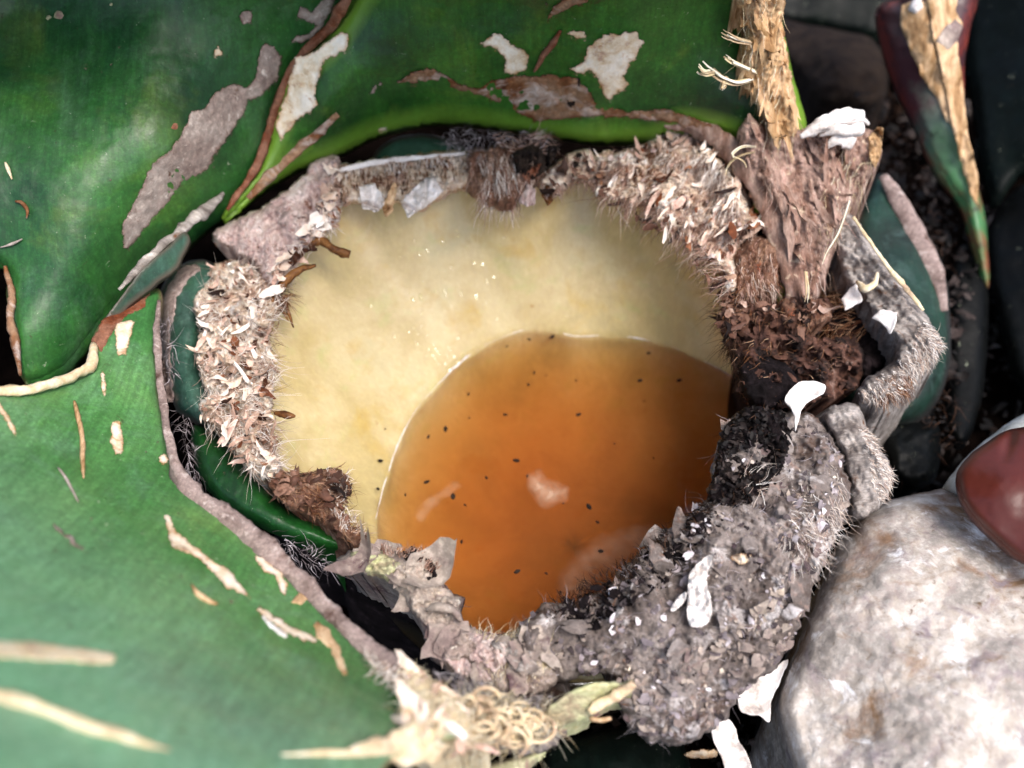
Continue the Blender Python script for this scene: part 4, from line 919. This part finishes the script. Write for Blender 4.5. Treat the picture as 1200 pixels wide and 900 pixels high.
# curled grey sheath on the right
zg = tps([(975,250,.105),(1000,256,.108),(1040,310,.104),(1085,370,.098),(1105,405,.092),(1060,455,.088),(1010,465,.085),(1045,420,.082),(1010,340,.088),(985,300,.092),(1060,390,.092)])
p12 = [(974,252),(990,246),(1003,256),(1030,300),(1060,338),(1086,370),(1106,404),(1094,420),(1064,454),(1034,472),(1003,462),(1018,440),(1042,428),(1050,408),(1036,384),(1008,348),(990,330),(976,290)]
S12, z12 = stub('grey_sheath', p12, 0, M['grey_leaf'], 'curled withered grey sheath with a frayed pale lip', relief(.004, 50, 40, 6, 26, .8, 19), (.012, 10), 2.5, 2, zf=zg, skirt=.0)
fib_px('fibre_fringe', [(1080,372),(1106,404),(1094,420),(1064,454),(1034,472),(1004,462),(1030,440),(1062,412)], z12, 900, 45, 30, (5, 13), (.00018, .0005), M['f_white'], S12, (.0, .5), .4)
fib_px('fibre_fringe', [(1040,440),(1070,440),(1060,462),(1034,474),(1015,468)], z12, 300, 60, 40, (6, 17), (.00015, .0004), M['f_brown'], S12, (-.2, .4), .4)
tube('pale_lip', [(1000,254,.112),(1020,284,.11),(1040,312,.108),(1062,338,.106),(1082,364,.102)], [.0008,.001,.0012,.0015,.001], M['cream_margin'], S12, 8, .6, 2, .5, rscale=12.)
tube('pale_lip', [(1004,330,.1),(1014,338,.104),(1024,334,.106),(1028,320,.106)], [.001,.002,.002,.001], M['cream_margin'], S12, 7, .4, 3)
for q in [[(986,350),(998,336),(1004,332),(1010,352),(1000,358),(990,364)], [(1022,372),(1034,362),(1052,366),(1048,384),(1044,390),(1034,378)]]:
    patch(S12, lambda x, y, d=None: zg(x, y)+.006, q, M['white_flake'], 'peeling_flake', .004, curl=.002, rough=1, sk=.002)
p12i = [(962,352),(985,340),(1008,350),(1034,384),(1046,408),(1036,430),(1012,442),(1000,420),(985,400),(968,390)]
S12i, z12i = stub('inner_sheath', p12i, 0, M['stub_black'], None, relief(.005, 60, 16, 8, 20, .9, 20), (.01, 9), 2.6, 2, zf=const(.06))
fib_px('fibre_fringe', [(960,330),(1000,330),(1020,390),(1000,410),(965,390)], const(.07), 160, 120, 50, (15, 46), (.00014, .0004), M['f_brown'], S12i, (-.1, .5), .7)
zg2 = tps([(968,482,.085),(1010,478,.088),(1045,560,.078),(1000,595,.07),(985,550,.07),(1030,530,.086)])
p13 = [(966,484),(985,474),(1006,476),(1018,504),(1036,532),(1046,560),(1036,588),(1016,606),(998,606),(992,570),(980,526)]
S13, z13 = stub('grey_sheath', p13, 0, M['grey_leaf'], 'whitish frayed sheath stub beside the boulder', relief(.003, 60, 40, 6, 22, .8, 21), (.014, 12), 2.4, 1.5, zf=zg2)
fib_px('fibre_fringe', [(1005,500),(1020,506),(1046,560),(1034,590),(1022,580),(1018,540)], z13, 450, 20, 30, (4, 12), (.00018, .0005), M['f_white'], S13, (.0, .5), .4)
p13b = [(985,474),(1005,452),(1040,470),(1075,492),(1100,500),(1098,560),(1068,572),(1044,556),(1030,520),(1012,482)]
stub('leaf_stub', p13b, 0, M['leaf_shade_black'], 'blackish green stub under the curled sheath', lambda x, y, d: .003*fbm(x/18, y/18, 5), (.02, 18), 3.5, 1, zf=const(.012))

# near rim: pale torn bundle where the leaf margin ends, loops and bark flap
zt = tps([(430,765,.128),(480,800,.138),(525,845,.155),(560,880,.13),(620,830,.10),(540,800,.12),(640,870,.095)])
p14 = [(462,786),(480,776),(505,792),(528,812),(548,826),(560,850),(575,872),(560,884),(538,870),(512,872),(490,872),(478,850),(465,838),(470,815)]
S14, z14 = stub('frayed_bundle', p14, 0, M['cream_margin'], 'cream frayed bundle where the lower left leaf margin ends', relief(.008, 30, 14, 8, 22, 1., 22), (.014, 12), 2.6, 3, zf=zt, skirt=.05)
flaps('torn_pith', p14, z14, 30, (10, 44), M['k_cream'], S14, .3, None, (.1, .35), con=.12)
fib_px('fibre_fringe', p14, z14, 420, -30, 120, (6, 20), (.0002, .0006), M['f_cream'], S14, (.0, .8), .6)
fib_px('fibre_fringe', [(425,768),(445,770),(500,800),(480,808),(450,790)], zt, 130, 200, 50, (6, 20), (.0002, .0006), M['f_white'], S14, (.0, .5), .5, .004)
def loops(poly, zf, n, rad, mat, parent, name='looped_strand'):
    b = np.array(poly, float); x0, y0 = b.min(0); x1, y1 = b.max(0)
    k = 0
    while k < n:
        x, y = rng.uniform(x0, x1), rng.uniform(y0, y1)
        if not inside(np.array([x]), np.array([y]), b)[0]: continue
        k += 1; r = rng.uniform(6, 20); a0 = rng.uniform(0, 6.3); sw = rng.uniform(2, 5.5); z0 = float(zf(np.array([x]), np.array([y]))[0])
        e = rng.uniform(.5, 1); pts = []
        for t in np.linspace(0, 1, 7):
            a = a0+sw*t; pts.append((x+r*math.cos(a), y+r*e*math.sin(a), z0+.004+.006*math.sin(math.pi*t)+rng.uniform(-.002, .002)))
        rr = rng.uniform(*rad); tube(name, pts, [rr*.7]+[rr]*5+[rr*.5], mat, parent, 5, .3, 4)
loops([(540,812),(600,826),(650,838),(655,862),(600,872),(560,860)], zt, 46, (.0004, .0010), M['cream_margin'], S14)
fib_px('fibre_fringe', [(530,810),(600,815),(650,830),(660,860),(600,880),(550,870)], zt, 650, 0, 120, (8, 28), (.00015, .0005), M['f_cream'], S14, (-.2, .7), .9)
fib_px('fibre_fringe', [(500,780),(540,790),(600,812),(640,815),(600,832),(540,815)], zt, 160, 60, 70, (8, 24), (.00015, .0004), M['f_grey'], S14, (-.3, .5), .7)
p15u = [(540,806),(600,818),(652,816),(668,850),(640,880),(590,884),(556,860)]
stub('leaf_stub', p15u, 0, M['mound'], None, relief(.006, 0, 16, 8, 22, 1., 23), (.01, 9), 3, 3, zf=lambda x, y, d=None: zt(x, y)-.012)
zfl = tps([(642,845,.092),(680,812,.098),(740,800,.098),(720,815,.086),(670,848,.082),(700,800,.102)])
flp = [(640,832),(650,822),(672,808),(700,799),(730,799),(742,797),(738,812),(716,820),(694,834),(690,846),(672,848),(650,852),(642,846)]
S15, z15 = stub('bark_flap', flp, 0, M['green_tan'], 'peeling green and tan bark flap bridging the gap below the rim', relief(.002, -15, 50, 5, 26, .6, 24), (.006, 6), 2.4, 1, zf=zfl, skirt=.06)
tube('pale_lip', [(742,800,.1),(725,814,.094),(705,824,.09),(690,834,.088)], [.002,.0028,.0028,.0015], M['cream_margin'], S15, 7, .4, 3)
tube('torn_strand', [(692,842,.088),(705,844,.09),(716,842,.09)], [.001,.001,.0008], M['dry_tan'], S15, 6, .4, 3)
leaf([(448,1000),(472,896),(498,872),(538,874),(566,892),(600,1000)], [(448,1000,.09),(500,872,.09),(566,892,.075),(600,1000,.07),(530,940,.1)], M['leaf_stub_green'], 'dark green leaf base at the near edge', skirt=('abs', GROUND))
leaf([(560,905),(600,888),(640,880),(622,900),(600,960),(560,960)], [(560,905,.07),(640,880,.07),(600,960,.06)], M['green_tan'], None, 3)
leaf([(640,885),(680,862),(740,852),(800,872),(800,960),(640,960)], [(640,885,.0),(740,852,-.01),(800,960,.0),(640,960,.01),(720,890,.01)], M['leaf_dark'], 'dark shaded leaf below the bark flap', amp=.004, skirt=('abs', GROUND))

fib_px('rim_shred', [(186,370),(200,365),(206,440),(194,450)], const(.09), 60, 80, 90, (8, 26), (.0002, .0005), M['f_grey'], plant, (-.1, .4), .8)
fib_px('rim_shred', [(205,480),(222,490),(236,560),(222,560)], const(.088), 80, 80, 90, (6, 20), (.0002, .0005), M['f_grey'], plant, (-.1, .4), .8)
fib_px('rim_shred', [(318,622),(380,648),(400,668),(370,670),(330,645)], const(.075), 90, 30, 90, (6, 22), (.0002, .0005), M['f_grey'], plant, (-.1, .4), .8)
flakes_px('chip_litter', [(1000,110),(1060,100),(1110,230),(1150,300),(1120,520),(1060,500),(1110,420),(1090,290),(1040,210)], const(.0), 260, (4, 22), M['k_dark'], plant, .5)
fib_px('rim_shred', [(1010,110),(1050,100),(1110,250),(1110,420),(1140,520),(1060,560),(1090,480),(1080,270)], const(.01), 260, 60, 120, (8, 34), (.0002, .0005), M['f_dark'], plant, (-.2, .4), .8)
# dark dried thorns and shreds reaching over the bowl
for pts, r in [([(362,290,.102),(376,281,.104),(392,292,.102),(410,298,.1)], [.0016,.0024,.0028,.0022]), ([(326,342,.096),(338,326,.1),(352,316,.102),(370,311,.104)], [.0028,.0026,.0022,.0009]),
               ([(322,484,.09),(336,486,.092),(346,488,.092)], [.0012,.0022,.0008]), ([(322,345,.095),(334,356,.094),(344,384,.09)], [.0024,.0016,.0004]), ([(318,350,.095),(330,362,.094),(338,376,.09)], [.002,.0012,.0004])]:
    tube('dry_thorn', pts, r, M['twig'], plant, 7, .4, 3)
sh = fib_px('rim_shred', [(316,335),(330,335),(334,352),(318,356)], RIMZ, 70, 20, 60, (10, 30), (.0003, .0007), M['f_brown'], plant, (-.3, .3), .4)
sh = fib_px('rim_shred', [(300,480),(318,400),(326,545),(400,560),(408,600),(340,560),(310,520)], RIMZ, 40, IN, 60, (8, 24), (.00014, .0003), M['f_dark'], plant, (-.2, .4), .6)
sh = fib_px('rim_shred', [(845,350),(862,350),(858,400),(848,390)], RIMZ, 90, 170, 40, (10, 34), (.00016, .0004), M['f_dark'], plant, (-.3, .3), .6)

# ------------------------------------------------------------------ loose things
def rock():
    poly = [(915,806),(924,780),(940,740),(955,700),(972,660),(992,625),(1012,602),(1040,588),(1080,578),(1120,572),(1160,580),(1230,600),(1330,660),(1360,800),(1340,960),(1200,1010),(1000,1000),(945,930),(922,870),(912,830)]
    zf = tps([(915,806,.055),(990,625,.06),(1120,572,.055),(1330,660,.06),(1340,960,.07),(945,930,.055),(1100,740,.085),(1180,840,.09),(1040,640,.078)])
    m = mat_mottle('pale_boulder', ['#94887e', '#bdb5ad', '#d6d0ca', '#ece8e4'], 22, None, .85, .6, 420, .003, [('#866a50', 26, .53, .65), ('#8d8084', 48, .56, .70), ('#6e5a48', 110, .62, .72), ('#f4f4f6', 45, .58, .68), ('#4a4038', 150, .7, .76), ('#8a6f5a', 16, .56, .66)], fine=.5)
    def dsp(x, y, d): return .008*fbm(x/90, y/90, 91, 5)+.0014*fbm(x/11, y/11, 92, 4)+.0016*ridged(x/60, y/24, 93)
    o = sheet('boulder', poly, zf, m, None, 3.4, 2, 30, dsp, (.030, 24), ('abs', GROUND-.004), flare=-.03)
    tag(o, 'pale rounded boulder with brown stains, partly under the red-brown leaf', 'rock'); return o
rock()
def slab():
    o = sheet('stone', [(1108,572),(1120,550),(1140,530),(1165,508),(1195,488),(1260,470),(1300,560),(1260,640),(1180,620),(1130,590)], tps([(1108,572,.062),(1195,488,.06),(1300,560,.07),(1180,620,.075),(1260,640,.075)]),
              mat_mottle('white_stone', ['#b9bcb4', '#d6d8d2', '#e6e8e4', '#f0f2f0'], 40, None, .85, .6, 300, .0015), None, 4, 1.2, 20, lambda x, y, d: .003*fbm(x/30, y/30, 44), (.03, 24), ('abs', GROUND-.004))
    tag(o, 'small clean white stone behind the boulder, under the red-brown leaf', 'stone')
slab()
def red_leaf():
    zf = tps([(1122,558,.100),(1140,590,.102),(1175,560,.112),(1200,500,.108),(1160,520,.104),(1200,655,.098),(1180,645,.097),(1260,560,.12),(1260,650,.11),(1190,530,.110)])
    m = mat_mottle('red_brown_leaf', ['#3a140d', '#4c1c13', '#5e261b', '#6a3024'], 9, None, .38, .15, 60, .0015, [], spec=.45, fine=.12)
    def dsp(x, y, d): return -.004*np.exp(-((x-1182+.2*(y-520))/7.)**2)*np.clip((545-y)/30, 0, 1)+0.0015*fbm(x/60, y/60, 71)
    o = sheet('fallen_leaf', [(1122,560),(1126,545),(1140,530),(1162,514),(1182,503),(1200,500),(1270,490),(1290,600),(1250,680),(1200,657),(1184,648),(1162,628),(1138,604),(1126,582)], zf, m, None, 3, .8, 30, dsp, (.008, 12), None, .003)
    tag(o, 'glossy red-brown fallen leaf lying on the boulder', 'leaf')
red_leaf()
# white dried chips lying on the mound and ground
def chip(poly, zf, mat, label, lift=.004, name='dry_chip', group=None):
    def dsp(x, y, d): return .002*fbm(x/10, y/10, 33)+.0025*np.exp(-d/3.)
    o = sheet(name, poly, lambda x, y, d: zf(x, y)+lift, mat, None, 2.2, .8, 8, dsp, (.0008, 3), None, .0012)
    tag(o, label, 'chip', group)
chip([(808,672),(820,658),(832,650),(834,660),(828,680),(833,700),(834,722),(826,732),(810,734),(806,722),(806,700)], z6, M['white_flake'], 'long white dried chip lying on the grey rotted mound', .007)
chip([(786,714),(794,700),(804,694),(802,704),(794,714)], z6, M['white_flake'], 'little white splinter beside the long chip on the mound', .006)
chip([(920,468),(930,452),(946,446),(966,450),(966,460),(950,468),(940,480),(934,500),(932,504),(930,482)], lambda x, y, d=None: z7(x, y)*.0+.102, M['white_flake'], 'torn pinkish white chip bridging the rotten stubs at the right', .0)
chip([(866,800),(880,790),(905,784),(924,772),(914,800),(904,822),(902,846),(890,838),(868,832)], const(.04), M['white_flake'], 'white angular chip wedged between mound and boulder', .0)
chip([(834,846),(850,840),(862,852),(866,868),(878,890),(884,930),(856,930),(848,892),(836,866)], const(.03), M['white_flake'], 'large white chip on the dark soil below the mound', .0)
chip([(800,884),(818,878),(840,878),(838,888),(812,888)], const(-.01), M['cream'], 'small cream sliver beside the large white chip', .0)
chip([(856,652),(866,648),(882,650),(876,660),(864,660)], z6, M['cream'], 'small cream chip on the rust-stained part of the mound', .006)
# dark debris on the ground
def debris():
    N = 2600; x = rng.uniform(560, 1240, N); y = rng.uniform(-20, 940, N)
    m = (x > 930) | (y > 780); x, y = x[m], y[m]; N = len(x)
    P = W(x, y, np.full(N, GROUND+.006)); V = []; F = []; R = []
    for i in range(N):
        s = rng.uniform(.0015, .006); e = rng.normal(size=(3,)); e /= np.linalg.norm(e); g = np.cross(e, [0, 0, 1.]); g /= np.linalg.norm(g)+1e-9
        h = np.cross(g, e); n = len(V); c = P[i]+[0, 0, rng.uniform(0, .008)]
        for a, b, t in [(-1, -.5, 0), (1, -.4, 0), (.8, .6, 0), (-.7, .5, 0), (0, 0, .5)]: V.append(c+s*(e*a*1.4+g*b*.8+h*t))
        F += [(n, n+1, n+4), (n+1, n+2, n+4), (n+2, n+3, n+4), (n+3, n, n+4), (n+3, n+2, n+1, n)]; R += [rng.uniform()**3]*5
    o = link(mesh('litter', V, F, False, {'rnd': R}), 'litter', M['chip'], None, 'stuff')
    tag(o, 'dark plant litter strewn over the soil', 'litter')
debris()

# gnat-sized specks floating on the sap and stuck on the wall
SP = [(620,398,3),(647,395,5),(594,406,2.5),(760,414,3.5),(626,437,3),(619,451,3),(675,446,2.5),(750,446,4),(796,446,4.5),(549,462,3),(592,486,3.5),(678,486,4),(522,503,5),(502,512,3.5),(550,490,2),(500,565,4.5),(531,582,5),(570,560,3),
      (605,540,5),(618,558,2.5),(660,590,2),(690,594,5),(700,612,3),(606,670,4.5),(640,672,2.5),(541,635,3),(450,503,3),(446,540,4),(443,573,3),(720,520,2),(766,537,2),(704,646,4),(657,694,2.5),(545,592,2.5),(475,580,2.5),(640,440,1.5),(755,470,2)]
for (x, y, r) in SP:
    onwall = x < 455
    z = .008 if onwall else .0006
    c = W(x, y, z); s = r*.00030; a = rng.uniform(0, 3.14); V = []; F = []
    n = 7
    for (t, w) in [(-1., .25), (-.5, .8), (.2, .9), (1., .3)]:
        for k in range(n):
            q = 2*math.pi*k/n; w2 = w*(1+rng.uniform(-.2, .2))
            V.append(c+s*np.array([math.cos(a)*t*1.5-math.sin(a)*w2*math.cos(q), math.sin(a)*t*1.5+math.cos(a)*w2*math.cos(q), .55*w2*math.sin(q)+.2]))
    for i in range(3):
        for k in range(n): F.append((i*n+k, i*n+(k+1) % n, (i+1)*n+(k+1) % n, (i+1)*n+k))
    F.append(tuple(range(n))[::-1]); F.append(tuple(3*n+k for k in range(n)))
    o = link(mesh('speck', V, F), 'speck', M['dark_bark'])
    if onwall: tag(o, 'tiny black speck stuck to the pale cavity wall', 'speck', 'specks on the cavity wall')
    else: tag(o, 'tiny black speck floating on the amber sap', 'speck', 'specks floating on the sap')
def mat_film_haze(al=.55):
    m = bpy.data.materials.new('milky_haze_film'); m.use_nodes = True; nt = m.node_tree; p = nt.nodes['Principled BSDF']
    p.inputs['Base Color'].default_value = lin('#d8c0a8'); p.inputs['Roughness'].default_value = .6
    tc = nt.nodes.new('ShaderNodeTexCoord'); e = maprange(nt, attr(nt, 'edge'), 0, 14, 0, al)
    n = maprange(nt, noise(nt, tc.outputs['Object'], 140, 5, .7, None, .6), .3, .7, .1, 1)
    mm = nt.nodes.new('ShaderNodeMath'); mm.operation = 'MULTIPLY'; nt.links.new(e, mm.inputs[0]); nt.links.new(n, mm.inputs[1])
    nt.links.new(mm.outputs[0], p.inputs['Alpha']); return m
FR = mat_film_haze(); FR_HAZE = mat_film_haze(.16)  # the fainter film is a reflection haze painted on the sap
for poly, lab in [([(618,556),(632,548),(646,560),(668,570),(664,588),(646,596),(628,592),(620,574)], 'compact milky blotch floating in the middle of the sap'),
                  ([(484,606),(492,590),(512,574),(536,562),(542,570),(526,584),(506,600),(492,614)], 'thin milky streak floating on the sap near the shredded stub'),
                  ([(650,690),(680,640),(740,615),(790,612),(770,640),(720,672),(680,704)], 'broad faint veil of painted reflection haze on the sap beside the rotted mound')]:
    o = sheet('milky_haze_film', poly, const(.0007), FR_HAZE if 'veil' in lab else FR, None, 4, 2.5, 10, None, (0, 8), None, None)
    tag(o, lab, 'film')
def mat_glint_cap():
    m, nt, p, co = newmat('wet_glint_cap'); p.inputs['Base Color'].default_value = lin('#d4c692'); p.inputs['Roughness'].default_value = .06
    p.inputs['Specular IOR Level'].default_value = .8; p.inputs['Coat Weight'].default_value = 1; p.inputs['Coat Roughness'].default_value = .03; return m
def wall_points(P):
    co = []
    for s in np.linspace(0, .99, 60):
        r = rR+(rS-rR)*s+.006*math.sin(math.pi*s); z = zR*(1-s)
        co.append(np.stack([CEN[0]+r*np.cos(ANG), CEN[1]+r*np.sin(ANG), z], -1))
    co = np.concatenate(co); d = co-CAM; st, ct = math.sin(TILT), math.cos(TILT)
    dep = d[:, 1]*st-d[:, 2]*ct; X = 600+FPX*d[:, 0]/dep; Y = 450-FPX*(d[:, 1]*ct+d[:, 2]*st)/dep
    out = []
    for (x, y) in P:
        k = np.argmin((X-x)**2+(Y-y)**2); out.append(co[k])
    return np.array(out)
def add_glint_caps():
    P = [(540,276),(533,272),(515,285),(488,300),(505,294),(500,294),(552,308),(562,310),(515,340),(556,345),(558,350),(485,352),(490,347),(520,345),(570,330),(575,325),(640,352),(588,278)]
    P += [(rng.normal(505, 28), rng.normal(420, 24)) for _ in range(110)]
    P += [(rng.normal(540, 45), rng.normal(310, 40)) for _ in range(50)]
    P += [(rng.uniform(350, 820), rng.uniform(270, 400)) for _ in range(40)]
    C = wall_points(P); V = []; F = []
    for i, c in enumerate(C):
        vd = (CAM-c)/np.linalg.norm(CAM-c); u = vd+np.array(sv)+rng.normal(size=3)*.05; u /= np.linalg.norm(u); t = np.cross(u, [0, 0, 1.]); t /= np.linalg.norm(t); v = np.cross(t, u)  # caps added to glint, tilted midway between camera and sun
        R = (rng.uniform(.0007, .0014) if i < 18 else rng.uniform(.00025, .0007)); el = rng.uniform(1, 2.2); n = len(V)
        for ring, (rr, hh) in enumerate([(1, -.25), (.85, .03), (.45, .09)]):
            for k in range(8):
                a = k*math.pi/4; V.append(c+R*(t*rr*math.cos(a)+v*el*rr*math.sin(a))+u*R*hh)
        V.append(c+u*R*.11)
        for ring in range(2):
            for k in range(8): F.append((n+ring*8+k, n+ring*8+(k+1) % 8, n+ring*8+8+(k+1) % 8, n+ring*8+8+k))
        F += [(n+16+k, n+16+(k+1) % 8, n+24) for k in range(8)]
    link(mesh('wet_glint_caps', V, F), 'wet_glint_caps', mat_glint_cap(), cav, 'stuff')
add_glint_caps()
print('TRIS', sum(len(o.data.polygons) for o in bpy.data.objects if o.type == 'MESH'))
